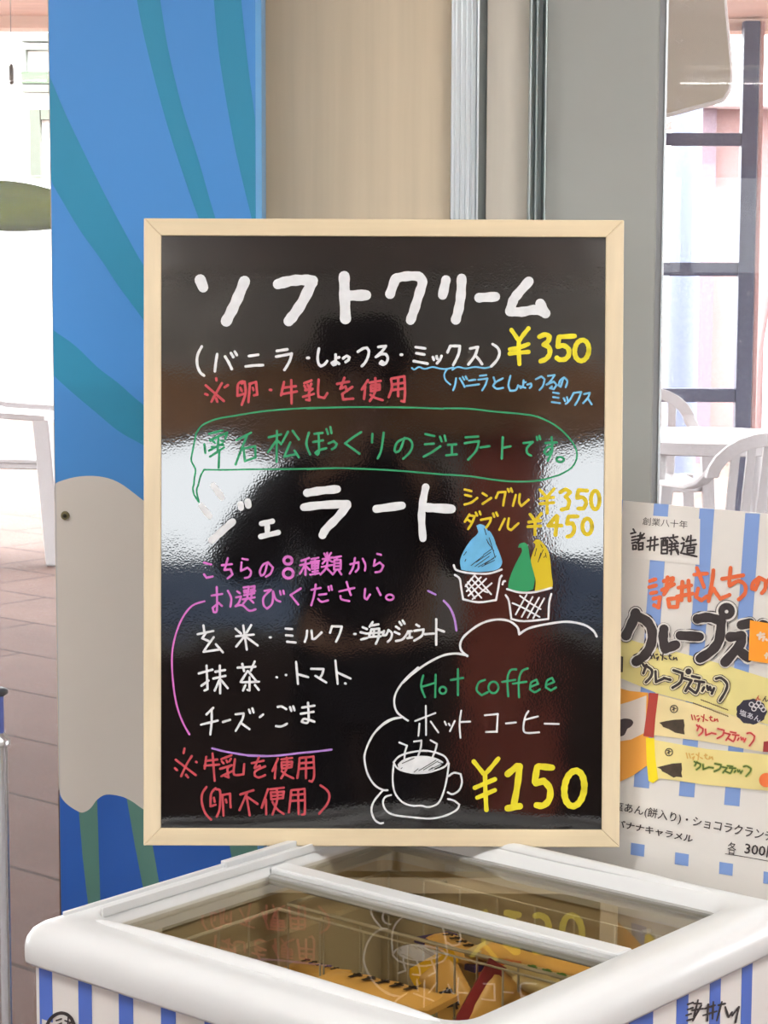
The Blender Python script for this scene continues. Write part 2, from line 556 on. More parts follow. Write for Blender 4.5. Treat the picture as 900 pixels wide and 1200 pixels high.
def board_black():
    m = mat('glossy_black_board', (13, 11, 12), 0.045, spec=0.85)
    nt = m.node_tree; pb = nt.nodes['Principled BSDF']
    tc = nt.nodes.new('ShaderNodeTexCoord')
    n1 = nt.nodes.new('ShaderNodeTexNoise'); n1.inputs['Scale'].default_value = 7.0; n1.inputs['Detail'].default_value = 1.0
    n2 = nt.nodes.new('ShaderNodeTexNoise'); n2.inputs['Scale'].default_value = 420.0; n2.inputs['Detail'].default_value = 0.0
    b1 = nt.nodes.new('ShaderNodeBump'); b1.inputs['Strength'].default_value = 0.5; b1.inputs['Distance'].default_value = 0.0022
    b2 = nt.nodes.new('ShaderNodeBump'); b2.inputs['Strength'].default_value = 0.25; b2.inputs['Distance'].default_value = 0.00006
    nt.links.new(tc.outputs['Object'], n1.inputs['Vector']); nt.links.new(tc.outputs['Object'], n2.inputs['Vector'])
    nt.links.new(n1.outputs[0], b1.inputs['Height']); nt.links.new(n2.outputs[0], b2.inputs['Height'])
    nt.links.new(b1.outputs[0], b2.inputs['Normal']); nt.links.new(b2.outputs[0], pb.inputs['Normal'])
    return m
b = MB(); b.prism([bpt(s, t, -0.004) for s, t in ((ix0 - .004, iy0 - .004), (ix1 + .004, iy0 - .004), (ix1 + .004, iy1 + .004), (ix0 - .004, iy1 + .004))], -BN * 0.012)
obj('writing_panel', b, board_black(), board)
# stay behind the board that keeps it upright on the freezer
b = MB()
b.prism([bpt(-0.02, 0.42, -TH), bpt(0.02, 0.42, -TH), bpt(0.02, 0.40, -TH), bpt(-0.02, 0.40, -TH)], -BN * 0.012)
e = Vector((0.02, 2.785, RIM_Z + 0.002))
b.tube([bpt(0, 0.41, -TH - 0.008), e], 0.008)
obj('support_stay', b, M_PINEV, board)

MAPB = mapper(B0 - BN * 0.004, BN)
def ink(name, rgb, rough=0.5):
    return mat(name, rgb, rough, spec=0.35)
I_WHITE = mat('white_ink', (206, 208, 211), 0.5, spec=0.3, vary=0.06, scale=(90, 90, 90))
I_RED = ink('red_ink', (170, 58, 68)); I_GREEN = ink('green_ink', (30, 132, 87)); I_YEL = mat('yellow_ink', (206, 194, 34), 0.5, spec=0.3, vary=0.08, scale=(70, 70, 70))
I_BLUE = ink('light_blue_ink', (100, 166, 202)); I_PINK = ink('pink_ink', (192, 100, 178)); I_VIOLET = ink('violet_ink', (156, 114, 184))
I_ICE = mat('ice_blue_ink', (96, 164, 204), 0.5, spec=0.3, vary=0.1, scale=(60, 60, 60)); I_GRN2 = ink('deep_green_ink', (30, 132, 80)); I_BLK = ink('black_ink', (20, 18, 22))
I_AMBER = ink('amber_ink', (192, 170, 18))
BASE = 0.0004
def write(name, m, groups, label, base=BASE):
    """groups: (x0, y0, scale, width in photo px, strokes)"""
    k = Ink(MAPB, base)
    for x0, y0, sc, w, txt in groups:
        for st in P(txt, x0, y0, sc): k.stroke(st, w)
    return obj(name, k.mb, m, board, label=label, fix=False)
RA = (220, 300, .24444); RB = (440, 300, .24444); RC = (220, 385, .22222); RD = (360, 385, .22222); RE = (510, 380, .22222)
RF = (215, 470, .2); RG = (360, 470, .2); RI = (520, 470, .2); RH = (220, 550, .2); RJ = (380, 550, .2); RK = (530, 560, .2)
RL = (190, 640, .2); RM = (330, 640, .2); RN = (220, 720, .2); RO = (380, 720, .2); RP = (190, 770, .2); RQ = (330, 770, .2)
RU = (470, 780, .22222); RS = (420, 820, .15556); RT = (540, 870, .2); RV = (190, 865, .13333); RW = (290, 865, .13333); RX = (520, 600, .17778); RR = (470, 700, .27778)
write('heading_lettering', I_WHITE, [
    RA + (12.6, "60,115 74,150; 272,122 240,200 212,260 185,312; 432,135 490,120 545,115 600,118 590,140 550,220 510,280 484,312; 750,98 752,180 756,300; 770,190 855,188"),
    RB + (11.2, "70,182 95,110; 97,108 140,98 205,98 225,125 210,180 185,260 168,308; 338,115 322,188; 413,108 410,180 400,250 385,305; 497,200 575,195; 735,122 680,185 660,215 645,265 700,268 760,258 805,268; 790,228 815,275"),
], 'white heading in thick strokes at the top of the board')
write('flavour_lettering', I_WHITE, [
    RC + (3.2, "74,95 52,140 50,190 65,230 86,248; 155,135 148,180 143,225; 197,148 215,178 232,213; 228,130 240,150; 248,122 259,140; 322,145 372,138; 305,200 350,195 397,193; 470,118 525,110; 466,148 510,140 548,132 540,165 525,195 510,218; 630,155 638,155"),
    RD + (3.2, "62,105 55,150 60,185 72,198 90,190 105,172; 150,138 150,170 150,188 138,192 130,182 142,175 158,178 168,186; 150,156 168,152; 190,157 208,145 222,152 218,165 203,176; 268,122 295,105 315,102 325,120 320,150 305,180 288,198; 375,97 415,92 395,120 362,150 390,135 415,135 425,155 418,178 402,190 384,184 392,172 406,182; 494,138 500,138; 572,98 622,105; 575,130 618,137; 562,172 635,185; 663,150 668,165; 682,147 686,160; 708,145 700,165 685,183; 755,92 740,125; 755,92 805,92 800,130 785,165 770,192"),
    RE + (3.2, "185,128 225,120 210,165 175,212; 212,165 230,185 247,210; 303,105 330,125 339,155 325,190 295,222"),
], 'white line of flavours in brackets')
write('price_lettering', I_YEL, [
    RE + (5.0, "402,30 440,85; 492,22 465,55 442,88; 441,88 441,150 444,210; 393,132 440,124 492,104; 393,155 440,150 492,146"),
    RE + (5.8, "550,66 580,54 603,65 595,90 572,108 600,122 604,155 585,182 556,195; 655,66 735,62; 652,68 646,118 675,112 702,130 704,162 685,184 655,186 642,178; " + oval(773, 138, 37, 55, 0.12)),
], 'yellow price at the upper right of the board')
write('price_lettering', I_YEL, [
    RT + (5.2, "76,112 132,182; 220,95 175,150 140,188; 142,185 145,300 150,395; 82,266 200,216; 96,324 200,280"),
    RT + (7.6, "275,185 330,140; 345,140 332,250 310,370; 275,386 345,374; 455,140 535,148; 447,145 433,232; 440,240 485,225 522,270 518,335 482,370 444,368; " + oval(665, 270, 58, 104, 0.12)),
], 'yellow price beside the drawn coffee cup')
write('note_lettering', I_RED, [
    RC + (3.0, "95,300 190,382; 180,288 150,340 125,386; 150,262 152,274; 92,345 105,350; 195,310 212,298; 150,368 156,386; 290,278 265,295 262,355 295,345; 285,290 300,280 305,340 285,402; 278,312 286,330; 325,292 360,282 366,348 350,352; 328,292 320,388; 343,312 347,325; 432,323 440,324; 508,282 492,352; 505,312 570,304; 500,345 575,332; 546,272 548,396; 615,288 652,274; 615,302 622,315; 632,298 638,310; 652,292 645,308; 620,325 658,318 640,338 642,378 625,376; 608,360 665,345; 690,270 687,330 690,360 720,366 736,342; 788,292 850,280; 826,260 805,318; 805,318 832,305 840,330; 868,308 815,345 820,374 872,370"),
    RD + (3.0, "320,272 288,322; 306,305 300,372; 328,285 388,276; 336,300 336,332 382,322 382,294 336,300; 336,316 380,308; 359,262 358,332 330,382; 334,350 355,364 398,378; 442,268 447,310 430,362; 444,264 512,252 516,330 512,386 496,382; 446,296 510,286; 445,325 510,316; 480,262 480,356"),
], 'upper red note about egg and milk')
write('note_lettering', I_RED, [
    RV + (2.7, "120,190 295,325; 260,158 210,240 168,335; 196,92 188,132; 112,264 132,282; 298,208 304,212; 210,322 228,345; 388,165 374,268; 382,200 485,188; 372,242 502,232; 443,135 462,375; 520,185 610,150; 525,205 540,222; 565,195 572,212; 605,180 590,205; 510,270 610,238 575,268 585,345 555,335; 520,335 620,288; 640,185 628,300 650,325 715,318 722,228; "
               "390,428 352,490 350,570 380,660 430,715; 470,440 430,490 425,600 470,585; 480,450 510,470 505,620 480,690; 455,525 462,560; 525,500 597,488 602,608; 530,500 540,682; 560,540 566,565; 688,495 802,458; 748,478 680,632; 742,510 770,678; 758,522 838,578"),
    RW + (2.7, "38,220 142,198; 100,170 62,262; 65,264 108,242 116,264; 155,248 70,290 65,330 100,346 155,325; 268,180 220,290; 248,240 240,352; 298,188 392,174; 300,212 302,268 388,255 392,206 300,212; 302,240 388,230; 345,172 345,262 296,352; 302,290 340,322 402,352; 458,178 452,260 438,350; 460,175 580,162 586,330 566,382 545,376; 456,222 575,212; 452,270 576,260; 515,172 514,352; "
               "180,448 125,612; 162,540 165,668; 200,450 318,436; 205,478 210,538 312,526 320,470 205,478; 208,508 314,498; 256,442 262,540 220,672; 220,560 258,622 318,666; 384,465 376,550 364,652; 386,458 502,446 506,580 502,668 480,672; 380,502 502,490; 376,552 502,545; 445,455 450,668; 642,415 700,458 720,510 700,580 630,664"),
], 'lower red note in two lines')
write('blue_lettering', I_BLUE, [
    RD + (2.0, "552,208 565,216 590,203 620,213 660,203 700,211 735,213 770,205"),
    RE + (2.0, "90,240 120,225 160,233 210,225 260,231 300,222; 62,238 48,265 55,295 80,318"),
    RE + (2.3, "110,285 105,320 95,348; 130,285 145,310 155,330; 145,278 153,292; 160,275 168,289; 178,297 212,292; 165,325 230,317; 235,272 270,268; 228,292 275,286 265,320 248,348; 308,280 316,306; 357,285 320,305 305,325 325,340 358,335; 397,272 386,320 395,350 425,347 437,322; 466,295 463,325 450,336 445,326 476,335; 464,308 478,305; 485,318 505,312 508,325 498,336; 530,290 560,275 577,290 568,325 550,347; 595,272 630,268 608,300 588,318 625,302 640,320 625,342 605,337 615,328; 675,288 662,330 650,322 660,295 680,280 697,300 688,332; 622,360 652,365; 622,384 650,388; 615,410 658,416; 678,390 684,404; 695,385 699,402; 718,385 706,405 688,420; 730,362 715,392; 730,362 770,357 756,395 737,426; 785,368 815,361 805,388 780,416; 805,390 825,422"),
], 'light blue wavy underline and small note')
write('green_lettering', I_GREEN, [
    RF + (2.0, "75,188 110,142 190,106 300,86 450,62 600,48 750,40 900,37; 75,185 52,300 46,350 70,400 64,450 60,495; 120,402 250,403 400,400 650,398 900,393; 120,402 100,440 85,498"),
    RG + (2.0, "0,44 200,36 400,36 600,38 800,45; 0,399 150,393 300,396 500,406 700,422 800,430"),
    RI + (2.0, "0,42 150,45 300,62 450,75 550,92 650,140 720,200 770,270 780,330 750,390 680,432; 0,430 150,440 300,462 430,472 560,465 680,432"),
    RH + (2.0, "36,90 30,110 38,150 65,192; 62,92 52,128 65,190"),
    RF + (2.7, "150,192 228,172; 122,252 128,305; 155,230 255,185 245,222; 205,205 200,300; 170,232 185,245; 165,268 182,272; 222,232 236,236; 220,258 234,258; 150,290 228,250; 155,326 238,272; 210,290 206,390; "
               "310,230 396,185; 372,205 340,280 305,372; 352,278 360,352 422,330 420,265 352,278; 500,212 572,195; 548,175 545,356; 545,230 495,300; 555,235 572,252; 612,180 580,240; 640,175 676,225; 626,242 590,326 662,310; 650,290 676,330; 735,185 720,250 742,312"),
    RG + (2.7, "42,192 90,186; 35,240 92,230; 66,190 70,290 60,315 48,302 70,288 112,276; 113,165 122,192; 136,152 142,188; 125,248 155,235 172,250 165,270 145,282; 316,182 265,215 222,248 265,278 306,308; 382,192 380,242; 448,185 440,250 430,300 413,336; 570,215 545,285 520,300 512,285 525,245 560,222 595,222 615,250 605,295 563,338; 692,193 745,205; 690,253 742,250; 682,326 730,300 780,265; 778,208 788,236; 805,203 812,232; 825,256 872,254; 848,256 848,310; 815,318 876,312"),
    RI + (2.7, "128,212 202,208; 124,246 206,235 190,290 143,343; 215,272 268,264; 346,212 340,336; 345,275 392,265; 468,246 522,240 488,275 490,305 512,320; 545,210 549,228; 560,204 566,224; 595,246 662,242; 632,212 635,290 610,350; 634,264 605,272 588,300 605,316 632,290; " + oval(683, 343, 21, 15)),
], 'green speech bubble and its line of writing')
write('heading_lettering', I_WHITE, [
    RH + (7.4, "150,95 200,165; 80,215 128,275"), RH + (8.6, "262,308 205,358 142,415"), RH + (7.6, "309,205 312,226; 351,190 355,212"),
    RH + (6.2, "432,318 496,304; 466,320 466,370; 428,394 530,370"),
], 'white small heading strokes in the window reflection')
write('heading_lettering', I_WHITE, [
    RH + (9.6, "700,138 780,125 875,116; 680,222 780,210 935,202 925,225 870,290 810,350 790,385"),
    RJ + (9.6, "305,232 455,212"), RJ + (8.6, "594,105 576,200 570,290 578,405"), RJ + (10.8, "605,224 745,232"),
], 'thick white heading strokes below the green bubble')
write('price_lettering', I_AMBER, [
    RK + (2.8, "72,68 112,78; 75,100 110,108; 72,156 110,145 146,118; 178,90 202,105; 178,152 228,118; 270,85 256,117; 270,85 312,82 305,120 298,162; 326,66 333,82; 344,62 351,82; 372,100 355,164; 396,95 392,140 405,165 448,128; "
              "100,215 74,257; 98,220 132,224 115,265 93,300; 92,245 115,262; 138,204 146,221; 160,197 166,215; 168,246 227,235 220,260 198,292; 239,209 246,228; 258,203 266,222; 307,240 276,304; 332,238 325,290 345,306 388,266"),
    RK + (3.6, "513,70 552,112; 597,64 575,90 555,115; 555,112 556,206; 516,122 594,114; 513,152 594,145; 455,213 486,252; 522,209 500,235 485,254; 485,252 485,332; 448,259 518,250; 443,286 517,282"),
    RK + (4.6, "634,84 665,68 690,85 665,110 685,138 676,178 642,186; 742,72 790,75; 738,76 731,118 765,115 785,145 770,180 738,180; " + oval(838, 130, 25, 54)
             + "; 612,222 562,280 640,280; 616,228 605,334; 682,226 735,226; 680,230 672,270 705,265 716,300 700,335 674,345; " + oval(791, 285, 28, 46)),
], 'amber yellow sizes and prices')
write('pink_lettering', I_PINK, [
    RL + (2.5, "245,97 287,108; 245,165 260,185 296,178; 350,112 408,105; 385,70 365,140 400,135 412,165 384,189; 470,74 502,79; 465,95 462,145 500,126 521,150 510,180 484,186; 616,100 600,160 580,172 572,150 590,110 620,95 649,125 636,160 608,179; "
              "290,290 352,280; 320,240 321,375 302,386 296,362 330,332 350,350; 385,262 405,305 400,355; 440,265 456,276; 434,300 462,295 450,330 430,352; 430,352 470,346 510,378 547,370; 478,242 508,238 505,258 480,260 482,272 508,268; 520,238 542,234 540,252 520,256 522,268 546,262; 480,288 540,276; 500,270 500,310; 522,266 524,304; 472,312 542,300; 490,318 475,336; 515,312 536,332; "
              "600,262 638,256; 635,258 595,300 595,345 615,366 645,335 650,268; 650,265 665,310 692,325; 690,263 696,285; 710,260 714,280"),
    RL + (3.4, oval(737, 84, 24, 22) + "; " + oval(739, 160, 29, 28)),
    RM + (2.5, "115,86 160,70; 108,112 166,100; 140,78 140,168; 135,115 106,162; 145,120 166,140; 175,76 216,68; 170,92 220,86; 178,102 216,98 213,130 178,132 178,102; 178,116 213,114; 196,72 196,165; 168,167 220,158; 180,150 213,145; 250,44 258,60; 290,40 276,60; 240,76 300,66; 268,40 268,95; 265,75 240,102; 275,78 296,92; 235,122 297,110; 268,100 260,130 228,166; 265,130 297,162; 304,68 348,60; 326,64 322,80; 308,82 346,80 346,135 308,138 308,82; 308,100 346,98; 308,118 346,117; 318,142 300,166; 335,142 350,166; "
              "403,106 450,95 450,130 434,150; 430,70 420,120 400,160; 475,74 491,110 488,143; 560,45 582,51; 546,80 541,115 575,96 596,115 580,146 550,153; 112,248 53,286 97,342; 175,256 228,245; 200,225 190,290 174,346; 220,285 262,280; 215,310 235,326 272,318; 274,238 279,260; 290,233 295,256; 338,266 426,245; 381,210 396,260 406,286; 345,293 352,312 397,322; 490,250 486,300 500,312 517,284; 560,245 580,286; " + oval(634, 300, 22, 16)),
    (0, 600, .28889, 2.2, "830,362 780,380 740,430 712,500 698,580 701,680 716,780 740,850 768,902"),
], 'pink lines of writing and the bracket around the flavours')
write('violet_lettering', I_VIOLET, [
    RV + (2.4, "440,90 540,115 620,130 750,150 900,156"), RW + (2.4, "0,153 150,158 300,150 450,132 600,118 740,100"),
], 'violet lower end of the bracket')
write('violet_lettering', I_VIOLET, [
    RX + (2.6, "0,585 40,630 70,700 84,782"), RM + (2.4, "858,262 902,284"),
], 'violet upper end of the bracket')
write('flavour_lettering', I_WHITE, [
    RN + (2.7, "92,65 96,96; 58,116 150,97; 106,110 85,140 122,156; 152,134 115,185 93,219 192,205; 165,175 206,222; 280,84 312,112; 372,62 345,107; 283,128 387,118; 325,65 346,206; 333,128 284,188; 342,132 410,182; 480,135 486,135; 573,83 612,86; 576,122 614,125; 582,160 632,165; 700,95 696,130 686,160; 725,95 730,142 745,142 784,106"),
    RO + (2.7, "45,70 34,107; 45,70 103,71 90,115 69,160; 176,115 184,115; 225,75 250,86; 213,105 246,112; 216,147 252,138; 284,45 265,72; 272,66 318,58; 276,88 262,132 330,128; 276,88 322,84 316,140 302,172; 256,112 345,104; 292,90 288,130; 350,97 344,122 362,120 376,92 396,110 390,142 372,160; 420,72 440,85; 413,103 440,115; 420,156 460,145 487,110; 440,44 452,62; 459,36 471,55; 490,100 512,98; 500,100 500,135; 487,139 514,135; 540,60 556,70; 528,96 582,88 572,125 528,153; 590,116 642,112; 656,28 656,178; 660,86 702,101"),
    RP + (2.7, "215,96 294,74; 260,50 266,188 248,196; 230,168 272,138; 312,86 368,76; 300,126 370,110; 338,50 340,212; 335,135 308,196; 345,135 384,182; 443,62 546,56; 470,40 480,82; 542,26 520,80; 500,82 460,146; 503,82 552,140; 468,148 568,144; 512,118 512,196 500,192; 488,165 474,196; 544,164 566,192; 670,118 674,119; 724,105 727,105; 299,298 260,336; 228,396 326,372; 290,312 290,380 282,454; 356,380 398,368; 430,335 478,330 470,365 431,432; 460,385 512,422; 509,308 516,328; 528,300 536,325; 572,352 592,336; 678,292 700,290 727,305; 668,405 700,406 732,390; 749,294 757,315; 768,288 776,312"),
    RQ + (2.7, "85,28 96,157; 94,100 156,118; 173,69 246,70 238,100 222,126; 198,110 262,149; 315,20 329,157; 326,90 404,126; 372,155 375,156; 120,296 192,285; 113,332 187,321; 155,268 158,370 140,386 118,378 135,362 192,379"),
], 'white list of flavours')
write('drawing_lettering', I_WHITE, [
    RR + (2.6, "825,165 810,140 770,115 700,103 620,112 540,130 498,156; 498,155 490,125 450,98 390,95 330,115 270,160 250,195 255,225 280,248; 280,246 230,237 170,248 100,285 40,330 8,360"),
    RQ + (2.4, "800,60 720,135 670,210 660,270 675,320 710,352 740,372; 710,352 650,365 590,400 540,450 515,495"),
    RS + (2.3, "320,135 250,145 170,195 95,290 50,400 48,470 70,560 120,640 180,678 220,682; 185,682 120,760 98,830 120,900 160,930 186,928"),
    RS + (2.1, "428,160 580,100; 508,45 510,266; 460,180 452,272; 545,165 602,246; 650,165 661,190; 680,180 690,195; 726,160 690,236; 775,82 762,180 769,287; 772,168 842,165"),
    RS + (2.2, "308,322 366,346 350,400 345,480; 420,315 475,308 470,360 448,430; 543,305 592,332 580,380 560,430; 265,472 310,425 400,395 520,385 640,420 676,470 640,510 520,548 400,550 300,520 265,472; 265,490 258,600 275,700 330,770 400,798 470,798 530,808 600,780 640,700 665,600 682,480; 680,575 720,550 770,560 780,620 760,680 710,712 674,698; 246,718 200,735 185,780 210,835 270,868 400,885 540,895 650,875 740,830 760,790 720,760 674,748"),
    RU + (2.2, "442,262 510,255 505,350; 448,350 506,348; 553,305 606,300; 672,240 655,270 645,330 660,355 728,352; 655,285 722,268; 757,306 832,308"),
    RX + (2.4, "66,350 80,380 130,396 200,405 300,405 382,379; 74,415 105,440 115,500 128,575 230,595 345,580 360,500 370,440 382,420; 418,508 500,530 600,528 710,500; 408,548 430,590 445,705 530,720 690,705 695,600 709,540; 388,476 394,458 404,456"),
    RX + (1.9, "205,415 143,490; 245,430 152,522; 280,440 163,552; 316,470 190,574; 145,480 206,570; 158,462 248,566; 180,440 250,510 290,530; 206,420 312,542; 547,545 474,676; 586,560 514,692; 628,565 553,696; 662,570 590,700; 453,600 520,630 632,692; 503,553 570,600 638,640"),
], 'white outline drawings of cups, steam and speech cloud')
write('green_lettering', I_GREEN, [RU + (2.5, "117,52 106,110 126,166; 108,112 182,90; 182,48 180,166; " + oval(220, 130, 18, 18) + "; 300,18 300,156; 263,76 327,65; 442,75 410,90 399,130 425,156 457,140; " + oval(487, 115, 26, 30) +
    "; 607,20 577,25 561,70 565,162; 533,86 602,75; 667,15 637,30 621,80 622,167; 590,95 662,85; 682,112 722,96 714,75 686,90 680,125 705,140 732,125; 765,103 807,86 796,65 770,80 764,115 790,131 817,115")],
    'green English words above the cup')
k = Ink(MAPB, BASE)
k.fill(P("215,90 240,80 275,95 300,140 335,195 375,290 384,340 350,380 250,395 170,390 115,380 108,320 130,260 175,190 225,140 222,110", *RX)[0], True)
for st in P("298,130 325,175 350,272", *RX): k.stroke(st, 2.4)
obj('ice_cream_drawing', k.mb, I_ICE, board, label='light blue ice cream swirl', fix=False)
k = Ink(MAPB, BASE)
k.fill(P("490,235 500,210 530,200 555,225 570,310 600,420 590,510 540,525 480,520 425,500 430,450 460,370 490,310 515,260 510,235", *RX)[0], True)
obj('ice_cream_drawing', k.mb, I_GRN2, board, label='green half of the ice cream swirl', fix=False)
k = Ink(MAPB, BASE + 0.0001)
k.fill(P("590,200 610,182 640,190 680,240 700,300 710,400 718,490 680,515 600,520 605,450 580,350 575,310 590,260 605,220", *RX)[0], True)
obj('ice_cream_drawing', k.mb, I_AMBER, board, label='yellow half of the ice cream swirl', fix=False)
k = Ink(MAPB, BASE)
k.fill(P("295,490 330,455 400,430 480,422 560,432 610,450 640,470 615,500 540,535 440,548 350,545 310,525", *RS)[0], True)
obj('coffee_drawing', k.mb, I_WHITE, board, label='white filled coffee surface in the drawn cup', fix=False)
write('shading_strokes', I_BLK, [RX + (0.9, "180,352 192,345; 205,360 300,292; 228,362 330,305; 190,345 262,288; 250,360 335,318; 215,330 310,265; 270,345 345,290; 282,180 300,215; 290,200 330,255; 300,170 340,300; 262,282 322,240; 132,285 150,262; 140,325 146,312; 268,110 280,150")], 'thin black hatching in the blue swirl', base=BASE + 0.0003)
write('shading_strokes', I_BLK, [RX + (0.9, "655,250 630,310; 640,270 622,330; 670,270 676,300; 612,240 600,290; 640,215 650,235; 660,300 668,290"),
     ], 'thin black hatching in the yellow swirl', base=BASE + 0.0003)
write('shading_strokes', I_BLK, [
     RS + (0.9, "455,535 585,455; 490,530 600,462; 530,530 560,510; 320,520 330,512; 420,545 450,520; 540,525 640,478; 575,520 610,505; 600,470 630,480; 330,480 420,440")],
     'thin black hatching in the coffee', base=BASE + 0.0003)
# ---------------------------------------------------------------- freezer
def fz(u, v, z): return A_DIR * u + B_DIR * v + Vector((0, 0, z))
GLASS_Z = RIM_Z - 0.02
OU0, OU1, OV0, OV1 = 1.518, 2.165, -1.812, -1.177      # outer rim
GU0, GU1, GV0, GV1 = 1.606, 2.105, -1.763, -1.250      # glass opening
def rrect(u0, u1, v0, v1, r, z, seg=6):
    out = []
    for cu_, cv_, a0 in ((u1 - r, v1 - r, 0), (u0 + r, v1 - r, 90), (u0 + r, v0 + r, 180), (u1 - r, v0 + r, 270)):
        for k in range(seg + 1):
            a = math.radians(a0 + 90 * k / seg)
            out.append(fz(cu_ + r * math.cos(a), cv_ + r * math.sin(a), z))
    return out
M_FZWHITE = mat('freezer_white', (204, 206, 207), 0.28, spec=0.5)
M_FZBODY = mat('freezer_body', (214, 211, 208), 0.4)
M_FZBLUE = mat('freezer_stripe', (74, 104, 186), 0.45)
M_FZGREY = mat('freezer_gasket', (150, 150, 146), 0.5)
M_LINER = mat('freezer_liner', (196, 184, 158), 0.5, vary=0.06, scale=(4, 4, 14))
freezer = thing('chest_freezer', 'white chest freezer with blue striped sides and sliding tinted glass top', 'freezer', fz(1.845, -1.507, 0))
b = MB()
zb0, zb1 = 0.07, RIM_Z - 0.05
b.loft([rrect(OU0 + .012, OU1 - .012, OV0 + .012, OV1 - .012, 0.012, zb0), rrect(OU0 + .012, OU1 - .012, OV0 + .012, OV1 - .012, 0.012, zb1 + 0.006)], True, False)
obj('cabinet_body', b, M_FZBODY, freezer, smooth=True)
b = MB()
b.loft([rrect(OU0 + .05, OU1 - .05, OV0 + .05, OV1 - .05, 0.03, 0.0), rrect(OU0 + .05, OU1 - .05, OV0 + .05, OV1 - .05, 0.03, zb0)])
obj('plinth', b, M_FZGREY, freezer)
b = MB()
def oo(i, r, z): return rrect(OU0 + i, OU1 - i, OV0 + i, OV1 - i, r, z)
def gg(e, r, z): return rrect(GU0 - e, GU1 + e, GV0 - e, GV1 + e, r, z)
R0 = RIM_Z
b.loft([oo(.012, .014, R0 - .044), oo(0.001, .022, R0 - .046), oo(0, .023, R0 - .043), oo(0, .023, R0 - .028), oo(.002, .022, R0 - .018), oo(.007, .021, R0 - .009), oo(.014, .02, R0 - .0035), oo(.022, .02, R0 - .0008), oo(.028, .02, R0),
        gg(.016, .03, R0 - .002), gg(.008, .026, R0 - .008), gg(.002, .022, R0 - .016), gg(0, .02, R0 - .020), gg(0, .02, R0 - .045)], False, False)
obj('rim', b, M_FZWHITE, freezer, smooth='all')
b = MB()
b.loft([rrect(GU0 + .006, GU1 - .006, GV0 + .006, GV1 - .006, .02, 0.28), rrect(GU0 + .004, GU1 - .004, GV0 + .004, GV1 - .004, .02, R0 - .10),
        rrect(GU0 - .006, GU1 + .006, GV0 - .006, GV1 + .006, .02, R0 - .098), rrect(GU0 - .006, GU1 + .006, GV0 - .006, GV1 + .006, .02, R0 - .04)], True, False)
obj('inner_liner', b, M_LINER, freezer)
M_TINT = glass_mat('tinted_lid_glass', (0.86, 0.83, 0.75, 1), 1.1, rough=0.004)
DIV = 1.886
b = MB(); b.prism([fz(GU0 - .004, GV0 - .004, GLASS_Z), fz(DIV, GV0 - .004, GLASS_Z), fz(DIV, GV1 + .004, GLASS_Z), fz(GU0 - .004, GV1 + .004, GLASS_Z)], Vector((0, 0, -0.004)))
lid = obj('sliding_lid', b, M_TINT, freezer)
b = MB(); b.prism([fz(DIV + .002, GV0 - .004, GLASS_Z), fz(GU1 + .004, GV0 - .004, GLASS_Z), fz(GU1 + .004, GV1 + .004, GLASS_Z), fz(DIV + .002, GV1 + .004, GLASS_Z)], Vector((0, 0, -0.004)))
lid2 = obj('sliding_lid', b, M_TINT, freezer)
def bar(u0, u1, v0, v1, z0, z1):
    m = MB(); m.prism([fz(u0, v0, z0), fz(u1, v0, z0), fz(u1, v1, z0), fz(u0, v1, z0)], Vector((0, 0, z1 - z0))); return m
obj('lid_edge_bar', bar(DIV, DIV + .030, GV0 - .002, GV1 + .002, GLASS_Z - .006, GLASS_Z + .011), M_FZWHITE, lid2, bevel=0.003)
obj('lid_gasket', bar(DIV - .010, DIV, GV0 + .004, GV1 - .004, GLASS_Z - .008, GLASS_Z + .004), M_FZGREY, lid, bevel=0.0015)
obj('lid_gasket', bar(GU1 - .007, GU1 + .002, GV0 + .004, GV1 - .004, GLASS_Z - .004, GLASS_Z + .003), M_FZGREY, lid2)
for nm, u0, u1, v0, v1, z1 in (('slide_rail', OU0 + .05, DIV - .06, OV0 + .022, OV0 + .027, .004), ('slide_rail', DIV - .06, OU1 - .04, OV0 + .020, OV0 + .030, .007),
                               ('slide_rail', OU0 + .09, OU1 - .04, GV0 - .007, GV0 - .003, .003)):
    obj(nm, bar(u0, u1, v0, v1, R0 - .008, R0 + z1), M_FZWHITE, freezer, bevel=0.001)
for uc, wd, va, vb in ((GU0 - .022, .026, GV0 - .004, GV1 + .01), (GU1 + .026, .024, GV0 + .01, GV1 - .01)):
    m = MB(); loops = []
    for q in range(17):
        t = q / 16; f = max(.02, math.sin(math.pi * t) ** .35)
        loops.append([fz(uc + wd * .5 * f * math.cos(a), va + (vb - va) * t, R0 - .004 + .009 * f * math.sin(a)) for a in [math.pi * k_ / 8 for k_ in range(9)]])
    m.loft(loops, True, True)
    obj('rim_ridge', m, M_FZWHITE, freezer, smooth='all')
